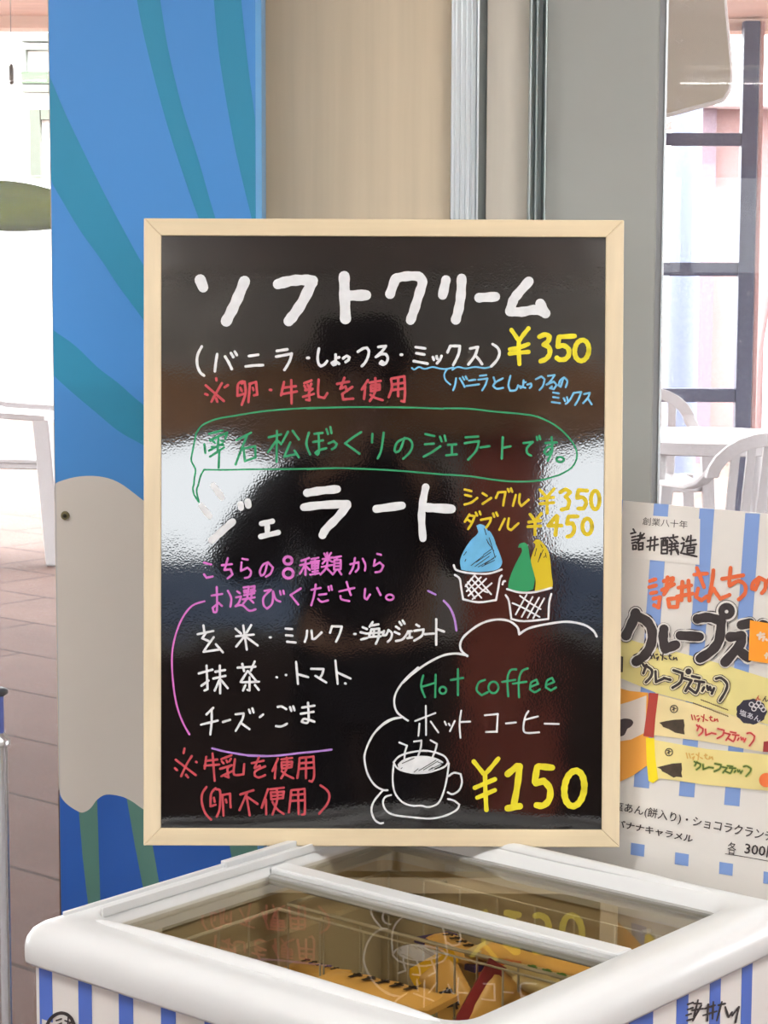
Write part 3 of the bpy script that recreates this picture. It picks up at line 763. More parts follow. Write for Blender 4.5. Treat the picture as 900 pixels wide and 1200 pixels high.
# striped faces
UF = OU0 + .012; VF = OV1 - .012
mapF = mapper(fz(UF, 0, 0), -A_DIR)
mapR = mapper(fz(0, VF, 0), B_DIR)
def vof(px, py): return mapF(px, py).dot(B_DIR)
def uof(px, py): return mapR(px, py).dot(A_DIR)
def stripe_f(v0, v1, zt, zb=0.12):
    m = MB(); m.prism([fz(UF - .0006, v0, zb), fz(UF - .0006, v1, zb), fz(UF - .0006, v1, zt), fz(UF - .0006, v0, zt)], A_DIR * 0.0005); return m
zs = zb1 - 0.001
for pa, pb, py in ((46, 61, 1130), (92, 107.5, 1146), (139.5, 156, 1162), (189, 206, 1180), (240, 258, 1197), (294, 313, 1216), (352, 372, 1236)):
    v0, v1 = vof(pa, py), vof(pb, py)
    if pa < 60:
        obj('blue_stripe', stripe_f(v0, v1, zs, RIM_Z - .11), M_FZBLUE, freezer)
        obj('blue_stripe', stripe_f(v0, v0 + .003, RIM_Z - .11), M_FZBLUE, freezer)
    elif pa < 100:
        obj('blue_stripe', stripe_f(v0, v1, zs, RIM_Z - .115), M_FZBLUE, freezer)
    else:
        obj('blue_stripe', stripe_f(v0, v1, zs), M_FZBLUE, freezer)
for pa, pb, py in ((737, 765, 1186), (793, 806.5, 1160), (832, 844.5, 1143), (869.5, 881.5, 1127), (905, 916, 1112), (690, 712, 1208)):
    u0, u1 = uof(pa, py), uof(pb, py)
    m = MB(); zt = zs
    m.prism([fz(u0, VF + .0006, 0.12), fz(u1, VF + .0006, 0.12), fz(u1, VF + .0006, zt), fz(u0, VF + .0006, zt)], -B_DIR * 0.0005)
    obj('blue_stripe', m, M_FZBLUE, freezer)
I_PRINT = mat('print_black', (44, 38, 40), 0.5)
I_PWHITE = mat('print_white', (220, 217, 213), 0.5)
k = Ink(mapF, 0.0009)
for st in P(oval(70.5, 1208, 16.5, 21, 0.2)): k.stroke(st, 4.0, 0.03)
for st in P("66,1196 72,1194; 65,1202 72,1199; 66,1208 72,1206; 67,1213 67,1219 72,1218 72,1212 67,1213; 76,1196 84,1199; 80,1192 79,1206; 75,1204 86,1206; 85,1195 74,1210; 77,1210 84,1211 83,1220 77,1219 77,1210; 77,1215 83,1216"): k.stroke(st, 1.9)
obj('logo_print', k.mb, I_PRINT, freezer, label='black round character mark on the striped side', fix=False)
k = Ink(mapR, 0.0009)
for st in P("806,1177 812,1175; 806,1183 812,1181; 804,1190 810,1188; 805,1196 812,1194; 813,1176 822,1176; 818,1172 813,1192; 811,1184 824,1182; 822,1178 812,1196; 826,1182 838,1178; 824,1190 840,1185; 830,1177 829,1196; 836,1174 835,1194; 842,1178 850,1176; 846,1174 840,1196; 850,1180 854,1192 858,1186; 858,1190 866,1180 862,1198"): k.stroke(st, 2.3, 0.15)
obj('logo_print', k.mb, I_PRINT, freezer, label='black brush lettering on the right side', fix=False)
# wire basket hanging in the near half of the freezer
M_WIRE = mat('basket_wire', (206, 200, 184), 0.4)
b = MB()
bu0, bu1, bv0, bv1, bz0, bz1 = 1.612, 1.874, -1.74, -1.256, R0 - .30, R0 - .055
for z in (bz0, bz1): b.tube([fz(bu0, bv0, z), fz(bu1, bv0, z), fz(bu1, bv1, z), fz(bu0, bv1, z), fz(bu0, bv0, z)], 0.0025, 6)
n = 7
for i in range(n + 1):
    v = bv0 + (bv1 - bv0) * i / n
    b.tube([fz(bu0, v, bz1), fz(bu0, v, bz0), fz(bu1, v, bz0), fz(bu1, v, bz1)], 0.0015, 5)
for i in range(1, 5):
    u = bu0 + (bu1 - bu0) * i / 5
    b.tube([fz(u, bv0, bz1), fz(u, bv0, bz0), fz(u, bv1, bz0), fz(u, bv1, bz1)], 0.0015, 5)
for v in (bv0 + .08, bv1 - .08):
    b.tube([fz(GU0 - .003, v, R0 - .05), fz(bu0, v, bz1)], 0.0025, 6)
basket = obj('wire_basket', b, M_WIRE, None, loc=fz(1.75, -1.43, bz0))
tag(basket, 'pale wire basket holding the snack packs inside the freezer', 'basket')
b = MB()
cu0, cu1 = 1.895, 2.09
for z in (bz0, bz1): b.tube([fz(cu0, GV0 + .02, z), fz(cu1, GV0 + .02, z), fz(cu1, GV1 - .02, z), fz(cu0, GV1 - .02, z), fz(cu0, GV0 + .02, z)], 0.0025, 6)
for i in range(9):
    v = GV0 + .02 + (GV1 - GV0 - .04) * i / 8
    b.tube([fz(cu0, v, bz1), fz(cu0, v, bz0), fz(cu1, v, bz0), fz(cu1, v, bz1)], 0.0015, 5)
b.tube([fz(cu1, GV0 + .1, bz1), fz(GU1 + .004, GV0 + .1, R0 - .058)], 0.0025, 6); b.tube([fz(cu1, GV1 - .1, bz1), fz(GU1 + .004, GV1 - .1, R0 - .058)], 0.0025, 6)
tag(obj('wire_basket', b, M_WIRE, None, loc=fz(2.0, -1.5, bz0)), 'empty pale wire basket under the rear glass lid of the freezer', 'basket')

M_TAN = mat('pack_tan', (232, 184, 104), 0.35, vary=0.16, scale=(14, 14, 14))
M_CREAM = mat('pack_cream', (234, 214, 160), 0.35, vary=0.1, scale=(14, 14, 14))
M_MAROON = mat('pack_maroon', (146, 40, 48), 0.4); M_PYEL = mat('pack_yellow', (236, 188, 30), 0.4)
M_PURPLE = mat('pack_purple', (78, 60, 130), 0.4); M_PGREEN = mat('pack_green', (96, 150, 60), 0.4); M_PORANGE = mat('pack_orange', (226, 120, 50), 0.4)
M_CHOC = mat('pack_dark', (62, 50, 44), 0.5)
def pack(label, px, py, z, deg, length, width, body, band, print_m, tilt=0.0, roll=0.0, axes=None):
    """flat sealed pouch lying at a point; deg = heading of its long axis on the floor plan"""
    c = at_z(px, py, z)
    t = thing('snack_pack', label, 'snack pack', c, 'sealed snack packs in the freezer')
    M = Matrix.Translation(c) @ Matrix.Rotation(math.radians(deg), 4, 'Z') @ Matrix.Rotation(tilt, 4, 'Y') @ Matrix.Rotation(roll, 4, 'X')
    if axes:
        xa = Vector(axes[0]).normalized(); ya = Vector(axes[1]); ya = (ya - xa * ya.dot(xa)).normalized(); za = xa.cross(ya)
        c = c + xa * (length / 2); t.location = c
        M = Matrix.Translation(c) @ Matrix((xa, ya, za)).transposed().to_4x4()
    L, W, H = length / 2, width / 2, 0.013
    m = MB(); loops = []
    N = 12
    for i in range(N + 1):
        x = -L + 2 * L * i / N
        f = min(1, (L - abs(x)) / 0.022); f = max(0.0, f) ** 0.6
        h = 0.0012 + H * f * (0.9 + 0.1 * math.sin(i * 2.1)); w = W * (1 - 0.1 * f)
        loops.append([M @ Vector((x, w * math.cos(a) , h * math.sin(a) * (1 if abs(math.cos(a)) < .99 else 0))) for a in [2*math.pi*q/14 for q in range(14)]])
    m.loft(loops)
    obj('wrapper', m, body, t, smooth='all')
    for sgn in (-1, 1):
        m = MB(); x0, x1 = sorted((sgn * (L - 0.016), sgn * (L + 0.006)))
        m.prism([M @ Vector(p) for p in ((x0, -W*1.01, -.0035), (x1, -W*1.01, -.001), (x1, W*1.01, -.001), (x0, W*1.01, -.0035))], (M.to_3x3() @ Vector((0, 0, .007))))
        obj('sealed_end', m, band, t)
    m = MB(); hz = H + 0.0016
    for q in range(5):
        x = -L * 0.5 + q * L * 0.24
        m.prism([M @ Vector(p) for p in ((x, -W*.28, hz), (x + L*.06, -W*.28, hz), (x + L*.12, W*.22, hz), (x + L*.05, W*.25, hz))], (M.to_3x3() @ Vector((0, 0, .0006))))
        m.prism([M @ Vector(p) for p in ((x, W*.05, hz), (x + L*.16, W*.0, hz), (x + L*.16, W*.1, hz), (x, W*.14, hz))], (M.to_3x3() @ Vector((0, 0, .0006))))
    obj('wrapper_print', m, print_m, t)
    return t
zt = R0 - .085
pack('tan snack pack with maroon ends leaning at the near corner of the basket', 556, 1166, zt - .004, 0, .15, .088, M_TAN, M_MAROON, M_CHOC, axes=((.80, -.05, -.50), (.45, .35, .72)))
pack('golden snack pack with tan ends lying flat at the left end of the pile', 446, 1164, zt - .016, -34, .16, .066, M_TAN, M_TAN, M_CHOC)
pack('tan snack pack with yellow ends leaning behind the maroon ended one', 505, 1128, zt - .012, 0, .14, .06, M_TAN, M_PYEL, M_CHOC, axes=((.45, -.3, -.75), (.75, .1, .45)))
pack('cream snack pack with green print at the right of the pile', 652, 1156, zt + .004, -34, .16, .058, M_CREAM, M_PORANGE, M_PGREEN, tilt=.05)
pack('golden snack pack with dark print lying along the lid edge', 640, 1130, zt - .012, -36, .19, .05, M_TAN, M_CREAM, M_CHOC)
pack('tan snack pack with purple ends at the back of the pile', 540, 1116, zt - .03, -60, .13, .05, M_TAN, M_PURPLE, M_CHOC)
pack('cream snack pack with orange print under the cream one', 590, 1150, zt - .055, -36, .16, .05, M_CREAM, M_TAN, M_PORANGE)
pack('small tan snack pack alone at the left side of the basket', 374, 1143, zt - .06, -40, .10, .045, M_TAN, M_TAN, M_CHOC)

# ---------------------------------------------------------------- poster panel behind the freezer
TL_ = math.radians(5.7)
PN = (-A_DIR * math.cos(TL_) + Vector((0, 0, math.sin(TL_)))).normalized()
PU = (A_DIR * math.sin(TL_) + Vector((0, 0, math.cos(TL_)))).normalized()
PP0 = fz(OU1 + .085, 0, 0.74)
mapP = mapper(PP0, PN)
def pst(px, py):
    q = mapP(px, py) - PP0
    return q.dot(B_DIR), q.dot(PU)
s0 = pst(640, 590)[0]; s1 = pst(1000, 700)[0]; tt = pst(815, 594.5)[1]
tb = -0.74 / PU.z + 0.001
def pp(s, t, d=0.0): return PP0 + B_DIR * s + PU * t + PN * d
poster = thing('poster_panel', 'large blue striped advertising panel for crepe sticks standing behind the freezer', 'poster', pp((s0 + s1) / 2, tb, -.003))
b = MB(); b.prism([pp(s0, tb, 0), pp(s1, tb, 0), pp(s1, tt, 0), pp(s0, tt, 0)], -PN * 0.006)
obj('panel_sheet', b, mat('poster_white', (226, 223, 218), 0.35), poster)
b = MB()
for s in (s0 + .08, s1 - .08):
    b.prism([pp(s - .012, tb + .6, -.006), pp(s + .012, tb + .6, -.006), pp(s + .012, tb + .57, -.006), pp(s - .012, tb + .57, -.006)], A_DIR * 0.02)
    f = pp(s, tb, -.006) + A_DIR * 0.24; f.z = 0.008
    b.tube([pp(s, tb + .585, -.012), f], 0.008)
obj('support_stay', b, M_FZGREY, poster)
def art(name, rgb, base, polys=(), strokes=(), texts=(), label=None, curve=False, m=None):
    k = Ink(mapP, base)
    for pl in polys: k.fill(pl, curve)
    for pl, w in strokes: k.stroke(pl, w)
    for body, q, bold in texts: k.text(body, q, bold)
    return obj(name, k.mb, m or mat(name + '_ink', rgb, 0.4), poster, label=label, fix=False)
PA = (710, 580, .21111); PB = (710, 740, .21111); PC = (700, 900, .22222)
polys = []
for i in range(-1, 5):
    xt, yt = 775 + 53.5 * i, 590 + 5.6 * i
    xb, yb = 751.5 + 53 * i, 922 + 10.5 * i
    polys.append([(xt - 8.6, yt), (xt + 8.6, yt + 1), (xb + 9, yb + 2), (xb - 9, yb)])
    xc, yc = 747.5 + 51.8 * i, 987.5 + 11.2 * i
    polys.append([(xc - 8, yc), (xc + 8, yc + 2.5), (xc + 7.2, yc + 16.5), (xc - 8.6, yc + 14)])
art('stripe_print', (126, 156, 212), 0.0004, polys, label='pale blue vertical stripes')
M_PWHITE = mat('poster_box', (228, 225, 220), 0.4)
art('name_box', None, 0.0007, [[(728.8, 602), (820.5, 608), (819.5, 662), (729, 653)]], m=M_PWHITE)
def Q(x0, y0, x1, y1, sl=0.1, lean=-.07):
    h = y1 - y0
    return [(x0, y0), (x1, y0 + sl*(x1-x0)), (x1 + lean*h, y1 + sl*(x1-x0)), (x0 + lean*h, y1)]
M_PBLACK = mat('poster_black', (52, 44, 46), 0.45)
art('small_heading', None, 0.0010, texts=[('創業八十年', Q(753.5, 606, 806, 615, 0.085), 0.0)], m=M_PBLACK)
art('maker_name', None, 0.0010, strokes=[(st, 2.2) for st in P("152,190 158,200; 138,215 165,208; 145,235 165,230; 145,252 165,248; 146,268 166,262; 150,280 150,302 168,300 168,280 150,280; 175,228 205,222; 192,210 188,250; 170,248 215,238; 212,215 172,268; 182,268 206,266 204,302 182,304 182,268; 182,285 204,283; "
      "232,255 288,246; 228,288 290,276; 250,236 244,306; 272,232 268,308; 305,242 345,236; 310,255 342,252 340,325 308,325 310,255; 320,240 320,280; 332,240 332,280; 310,282 340,280; 310,305 340,302; 350,240 398,232; 374,222 374,240; 355,250 368,262; 380,250 394,260; 352,275 402,268; 350,290 400,284; 366,268 362,330; 384,268 384,290 402,330; 352,310 386,302; 396,300 404,320; "
      "425,238 434,250; 418,270 434,266 428,296 416,322; 416,322 450,330 505,342; 458,230 450,252; 446,258 498,250; 472,225 470,282; 440,284 502,274; 452,294 492,290 488,322 452,324 452,294; 452,308 490,306", *PA)], m=M_PBLACK)
M_PORG = mat('poster_orange', (220, 104, 56), 0.45)
art('orange_heading', None, 0.0010, strokes=[(st, 4.6) for st in P("245,478 275,468; 240,512 278,502; 250,546 280,540; 265,576 300,568 292,625 268,612; 322,478 372,462; 342,458 336,520; 312,528 378,496; 372,470 322,552; 345,578 402,572 396,622 352,622 345,580; 402,515 474,502; 394,564 482,548; 424,482 420,584; 458,476 464,586; "
      "490,442 562,436; 505,405 545,512; 512,520 500,565 530,585 562,562; 597,418 590,480 570,590; 572,560 598,520 612,545 635,576 686,555; 646,466 762,446; 692,404 684,492; 686,505 735,478 772,500 772,545 738,580; 850,470 830,525 812,520 816,490 850,458 888,478 884,520 866,545; 905,470 935,560; 940,470 920,520", *PA)], m=M_PORG)
big = P("165,655 148,705 112,780; 168,672 225,700 256,755 250,830 215,890 168,925; 322,745 318,800 330,855 388,832; 412,780 520,787; 508,688 572,680 640,700 630,800 590,862 522,908; 690,788 752,782 745,830 662,928; 735,860 790,905; 752,722 800,712; 850,760 910,755; 870,720 880,720", *PA)
ring = [(st, 13.5) for st in P("662,640 664,642", *PA)] if False else []
def blob(cx, cy, r): return [(cx + r*math.cos(2*math.pi*q/20), cy + r*math.sin(2*math.pi*q/20)) for q in range(20)]
bc = (710 + 670*.21111, 580 + 645*.21111)
art('brand_outline', None, 0.0022, [blob(*bc, 13.3)], [(st, 16.0) for st in big], m=M_PBLACK)
art('brand_outline', None, 0.0026, [blob(*bc, 12.4)], [(st, 14.4) for st in big], m=M_PWHITE)
art('brand_lettering', None, 0.0030, [blob(*bc, 9.8)], [(st, 11.2) for st in big], label='big dark brushed brand words with a white outline', m=M_PBLACK)
art('brand_outline', None, 0.0034, [blob(bc[0], bc[1] + .6, 2.1)], m=M_PWHITE)
# printed product pictures
M_PKY = mat('poster_pack_yellow', (230, 218, 146), 0.4, vary=0.12, scale=(9, 9, 9))
def poly(t, base): return [(base[0] + float(a.split(',')[0])*base[2], base[1] + float(a.split(',')[1])*base[2]) for a in t.split()]
art('pack_picture', None, 0.0013, [poly("60,20 180,60 420,120 640,180 960,280 960,530 740,478 500,400 290,345 60,250", PB)], m=M_PKY, label='picture of a pale yellow pack')
art('crepe_picture', (238, 168, 74), 0.0015, [poly("60,310 130,330 235,340 235,560 240,600 235,740 150,800 60,842", PB)], label='picture of an orange brown crepe')
art('cream_picture', (222, 212, 204), 0.0017, [poly("60,410 130,390 225,355 220,560 140,600 60,612", PB)], curve=False)
art('filling_picture', (58, 44, 46), 0.0019, [poly("60,495 78,490 98,484 120,484 142,490 152,504 146,520 134,532 120,540 112,556 102,574 84,582 60,582", PB)], curve=True)
art('pack_picture', None, 0.0017, [poly("285,350 500,405 740,478 960,540 960,680 820,660 560,612 262,575", PB)], m=mat('poster_pack_cream', (234, 216, 162), 0.4, vary=0.12, scale=(9, 9, 9)), label='picture of a cream pack with red print')
art('pack_end_picture', (170, 62, 54), 0.0019, [poly("240,340 292,345 275,480 266,590 208,580 228,440", PB)])
art('pack_picture', None, 0.0017, [poly("265,600 400,625 560,652 960,690 960,890 560,852 300,815 262,840", PB)], m=mat('poster_pack_lemon', (236, 220, 150), 0.4, vary=0.12, scale=(9, 9, 9)), label='picture of a cream pack with green print')
art('pack_end_picture', (242, 220, 34), 0.0019, [poly("222,590 268,592 274,700 290,820 262,842 236,830 226,720", PB)])
M_WEDGE = mat('poster_wedge', (70, 58, 46), 0.45, vary=0.3, scale=(80, 80, 80))
for w_ in ("296,506 330,498 380,490 432,488 437,520 434,545 437,572 405,566 385,562 350,542 318,530 310,518", "284,754 320,745 370,733 420,730 423,765 419,785 424,810 392,806 376,812 340,790 312,776 305,764", "60,130 96,140 94,225 60,230"):
    art('wedge_picture', None, 0.0020, [poly(w_, PB)], m=M_WEDGE)
art('badge_picture', (48, 46, 62), 0.0021, [[(710 + .21111*(808 + 84*(1 + .05*math.cos(9*q*.2094))*math.cos(q*.2094)), 740 + .21111*(445 + 70*(1 + .05*math.cos(9*q*.2094))*math.sin(q*.2094))) for q in range(30)]])
art('badge_lettering', (206, 206, 214), 0.0024, texts=[('塩あん', poly("745,430 862,470 856,506 740,462", PB), 0.015)])
flow = [oval(808 + dx, 405 + dy, 12, 12) for dx, dy in ((0, 0), (26, 8), (14, 24), (40, -8), (54, 12), (66, 28))]
art('badge_lettering', (214, 212, 216), 0.0025, strokes=[(P(f, *PB)[0], 1.2) for f in flow])
art('badge_lettering', (190, 60, 60), 0.0025, texts=[('ん', poly("836,352 862,354 856,388 830,384", PB), .03)])
art('badge_lettering', None, 0.0025, texts=[('ん', poly("872,356 905,360 900,392 868,388", PB), .03)], m=M_PBLACK)
mid = P("205,180 215,195; 225,185 208,232; 222,190 255,215 250,250 222,282; 275,222 278,280 318,262; 322,258 358,268; 375,215 425,232 415,280 370,312; 430,258 475,272 442,330; 455,310 492,338; 478,248 520,258; 495,275 545,282; 520,282 512,320 500,342; 545,310 535,330; 562,302 568,325; 578,308 582,326; 600,315 588,345; 612,262 640,258 672,290 665,330 632,385", *PB)
art('pack_outline', None, 0.0027, [blob(710 + 458*.2111, 740 + 222*.2111, 6.2)], [(st, 7.6) for st in mid], m=M_PBLACK)
art('pack_outline', None, 0.0029, [blob(710 + 458*.2111, 740 + 222*.2111, 5.3)], [(st, 6.0) for st in mid], m=mat('poster_pale', (226, 220, 190), 0.4))
art('pack_lettering', None, 0.0032, [blob(710 + 458*.2111, 740 + 222*.2111, 3.6)], [(st, 3.2) for st in mid], m=M_PBLACK)
def xf(strokes, box0, box1, sl):
    x0, y0, x1, y1 = box0; X0, Y0, X1, Y1 = box1
    # keep the slope of the source writing, rescale into the new box
    return [[(X0 + (x-x0)/(x1-x0)*(X1-X0), Y0 + (y-y0)/(y1-y0)*(Y1-Y0) + sl*(x-x0)) for x, y in st] for st in strokes]
src = (710 + 205*.2111, 740 + 180*.2111, 710 + 672*.2111, 740 + 385*.2111)
red = xf(mid, src, (710 + 505*.2111, 740 + 520*.2111, 710 + 825*.2111, 740 + 634*.2111), 0.0)
grn = xf(mid, src, (710 + 492*.2111, 740 + 722*.2111, 710 + 805*.2111, 740 + 812*.2111), -0.02)
M_PRED = mat('poster_red', (196, 62, 58), 0.45); M_PGRN = mat('poster_green', (82, 104, 44), 0.45)
art('pack_outline', None, 0.0022, strokes=[(st, 3.6) for st in red], m=mat('poster_pink', (238, 190, 160), 0.4))
art('pack_lettering', None, 0.0026, strokes=[(st, 1.8) for st in red], m=M_PRED)
art('pack_outline', None, 0.0022, strokes=[(st, 3.6) for st in grn], m=mat('poster_lime', (196, 196, 110), 0.4))
art('pack_lettering', None, 0.0026, strokes=[(st, 1.8) for st in grn], m=M_PGRN)
sl = P("475,462 482,490; 490,465 498,490; 505,470 515,468; 508,490 520,482 512,500; 530,470 545,482; 545,462 540,500; 552,488 565,495; 575,478 590,476; 582,470 580,490 592,498; 605,484 600,498 618,486 622,500", *PB)
art('pack_lettering', None, 0.0024, strokes=[(st, 1.4) for st in sl], m=M_PRED)
art('pack_lettering', (222, 180, 96), 0.0024, strokes=[([(x - 6, y + 45 - .02*(x-810)) for x, y in st], 1.5) for st in sl])
art('pack_lettering', None, 0.0028, strokes=[([(x - 48, y - 72) for x, y in st], 1.5) for st in sl], m=M_PBLACK)
tiny = []
for y0, x0, n_ in ((378, 528, 14), (396, 485, 18)):
    for q in range(n_): tiny.append((P("%d,%d %d,%d" % (x0 + q*11, y0 + q*4.2, x0 + q*11 + 6, y0 + q*4.2 + 5), *PB)[0], 1.1))
art('small_print', None, 0.0022, strokes=tiny, m=mat('poster_brown', (110, 88, 60), 0.5))
for cx, cy in ((378, 430), (350, 670)):
    art('round_mark', None, 0.0022, strokes=[(P(oval(cx, cy, 20, 20), *PB)[0], 1.1)] + [(st, 1.1) for st in P("%d,%d %d,%d; %d,%d %d,%d; %d,%d %d,%d; %d,%d %d,%d" % (cx-10, cy-8, cx-4, cy-10, cx-10, cy+6, cx-3, cy+3, cx+1, cy-12, cx, cy+12, cx-3, cy-2, cx+12, cy-3), *PB)], m=M_PBLACK)
art('price_box', (250, 160, 44), 0.0036, [poly("800,695 960,722 960,945 792,918", PA)], label='orange box at the right edge')
art('price_box_lettering', (236, 214, 196), 0.0040, strokes=[(st, 2.6) for st in P("842,778 878,772; 858,765 852,800; 852,790 880,788 872,808; 890,802 894,806; 885,890 900,888; 893,880 890,905", *PA)])
art('price_box', (232, 120, 66), 0.0036, [blob(710 + 890*.2111, 740 + 825*.2111, 8.4)], label='small orange disc on the lowest pack')
art('price_box', (150, 50, 52), 0.0036, [poly("876,612 960,600 960,672 872,668", PB)], label='small dark red box on the middle pack')
art('caption_lettering', None, 0.0012, texts=[('塩あん(餅入り)・ショコラクランチ', [(719.5, 938), (908, 974), (905, 989), (718, 950.5)], 0.008), ('バナナキャラメル', [(722.5, 960), (813, 979), (811, 988), (721, 969)], 0.02),
      ('各', [(853.5, 986), (863.5, 987.5), (862, 1002), (852, 1000.5)], 0.0), ('300円', [(873.5, 987), (914, 993), (912, 1007), (872, 1001)], 0.012)],
      strokes=[([(850, 1000.5), (875, 1004.5), (915, 1012)], 0.8)], m=M_PBLACK, label='dark printed flavours and price')

# ---------------------------------------------------------------- wave painted panel, left
WP = 3.08
def wp(px, py): return at_y(px, py, WP)
xl, xr = wp(61, 305).x, wp(300, 305).x
panel = thing('wave_panel', 'tall blue panel painted with teal waves and a white crest beside the wooden wall', 'panel', ((xl + xr) / 2, WP + .05, 0))
b = MB(); b.box(xl, xr, WP, WP + .12, 0, 2.6)
obj('panel_board', b, mat('wave_blue', (56, 130, 200), 0.5), panel)
b = MB(); b.prism([(xr, WP, 0), (wp(306.5, 305).x, WP + .012, 0), (wp(306.5, 305).x, WP + .12, 0), (xr, WP + .12, 0)], (0, 0, 2.6))
obj('lit_edge', b, mat('lit_edge_blue', (96, 168, 226), 0.35), panel, label='chamfered panel edge in lighter blue for its lit side')  # chamfer of the panel, its lit side put into a lighter blue
mapW = mapper(Vector((0, WP, 0)), Vector((0, -1, 0)))
L = []
def zp(t, x0, y0, sc): return [(x0 + float(a.split(',')[0])*sc, y0 + float(a.split(',')[1])*sc) for a in t.split()]
def band(*poly_): L.append(list(poly_))
XL = 57.5
def clampx(pts):
    out = []
    for x, y in pts:
        w = mapW(x, y)
        if w.x < xl + .0005: w.x = xl + .0005
        if w.x > xr - .0005: w.x = xr - .0005
        out.append(w)
    return out
def paint(name, rgb, off, polys, label=None):
    m = MB()
    for q in polys:
        up_ = []
        for w in clampx(q): up_.append(Vector((w.x, WP - off, w.z)))
        m.poly(up_)
    return obj(name, m, mat(name + '_paint', rgb, 0.5), panel, label=label, fix=False)
def curve(pts):
    q = []
    for r in smooth_path(pts): q += r
    return q
paint('wave_band', (10, 126, 164), 0.0006, [
    curve([(50, 75), (58.7, 90.7), (76, 131.5), (99.6, 181), (124.5, 231), (149, 277), (167, 309), (200, 360), (240, 410), (300, 470)]) + curve([(300, 540), (230, 470), (190, 410), (165, 370.7), (138.7, 334.7), (117, 302), (94, 270), (74.7, 238), (58.7, 210), (50, 190)]),
    curve([(40, 370), (62, 386.7), (88, 405), (114.7, 430.7), (138.7, 449), (165, 472), (205, 500), (300, 555)]) + curve([(300, 600), (205, 543), (165, 520), (138.7, 505), (114.7, 485), (88, 462.7), (62, 440), (40, 425)]),
    curve([(130, -300), (148, -100), (160.7, 0), (174, 64), (193.8, 138.7), (213, 199), (233, 256), (270, 350), (300, 420)]) + curve([(312, 420), (280, 335), (252.5, 256), (233, 188.5), (213, 124.5), (197, 57), (187.8, 0), (172, -100), (155, -300)]),
    curve([(238, -300), (244, -100), (250.7, 0), (257.8, 71), (272, 156), (284.5, 213), (295, 256), (312, 330)]) + curve([(330, 330), (306, 256), (304, 185), (297, 124.5), (290, 71), (282.7, 0), (275, -100), (268, -300)]),
], 'teal curved wave bands')
paint('deep_blue_base', (22, 84, 170), 0.0008, [[(50, 900), (312, 900), (312, 2200), (50, 2200)]], 'deeper blue base below the crest')
paint('green_stripe', (78, 122, 112), 0.0010, [
    [(90.7, 930), (113.8, 930), (116, 1000), (118, 1065), (130, 1300), (118, 1300), (104, 1067), (97, 1005)],
    [(147.6, 930), (165, 930), (178, 985), (188, 1042), (230, 1300), (210, 1300), (169, 1047), (158, 990)],
    [(262, 950), (312, 950), (312, 1060), (284, 1060), (274, 1020)]], 'dull green stripes of the base')
paint('white_crest', (196, 190, 182), 0.0012, [curve([(50, 572), (62.7, 566.7), (88, 559), (114.7, 558), (138.7, 565), (165, 584), (200, 612), (250, 640), (312, 655)]) +
      curve([(312, 985), (250, 982), (210, 972), (185, 958), (167, 947.5), (155, 939), (142, 933), (124.5, 931), (113.8, 937), (107, 946), (100, 951), (92.4, 951), (76.4, 940), (66.5, 922.7), (50, 880)])], 'off white crest of the wave')
c = wp(76.5, 604)
b = MB(); b.tube([c + Vector((0, -.0012, 0)), c + Vector((0, -.006, 0))], [.0066, .0056], 14)
bolt = obj('bolt', b, mat('bolt_brass', (120, 112, 80), 0.4, metal=0.6), panel, smooth=True)
b = MB(); b.tube([c + Vector((0, -.006, 0)), c + Vector((.001, -.0085, 0))], [.0034, .0026], 8)
obj('bolt_tip', b, mat('bolt_dark', (60, 56, 44), 0.4, metal=0.6), bolt, smooth=True)
# ---------------------------------------------------------------- queue post, plant
M_STEEL = mat('post_steel', (200, 200, 204), 0.25, metal=0.9)
pz = 2.75
c = Vector((at_y(-4.5, 860, pz).x, pz, 0))
ztop = at_y(0, 808, pz).z
post = thing('queue_post', 'slim silver queue post with a blue top section at the left edge', 'queue post', c)
b = MB(); b.lathe([(0.15, 0), (0.15, .012), (.13, .022), (.03, .03), (.02, .04)], c)
obj('base', b, M_STEEL, post, smooth=True)
z1 = at_y(0, 872, pz).z
b = MB(); b.lathe([(.0145, .03), (.0145, z1)], c)
obj('pole', b, M_STEEL, post, smooth=True)
b = MB(); b.lathe([(.0145, z1 - .002), (.0185, z1), (.0185, z1 + .006), (.014, z1 + .012), (.011, z1 + .016)], c)
obj('collar', b, M_STEEL, post, smooth=True)
b = MB(); b.lathe([(.0105, z1 + .014), (.0105, ztop - .008)], c)
obj('top_section', b, mat('post_blue', (70, 84, 150), 0.4), post, smooth=True, label='blue top section')
b = MB(); b.lathe([(.012, ztop - .008), (.0165, ztop - .005), (.0165, ztop - .001), (.012, ztop + .002)], c)
obj('cap', b, mat('post_cap', (60, 58, 60), 0.4), post, smooth=True)

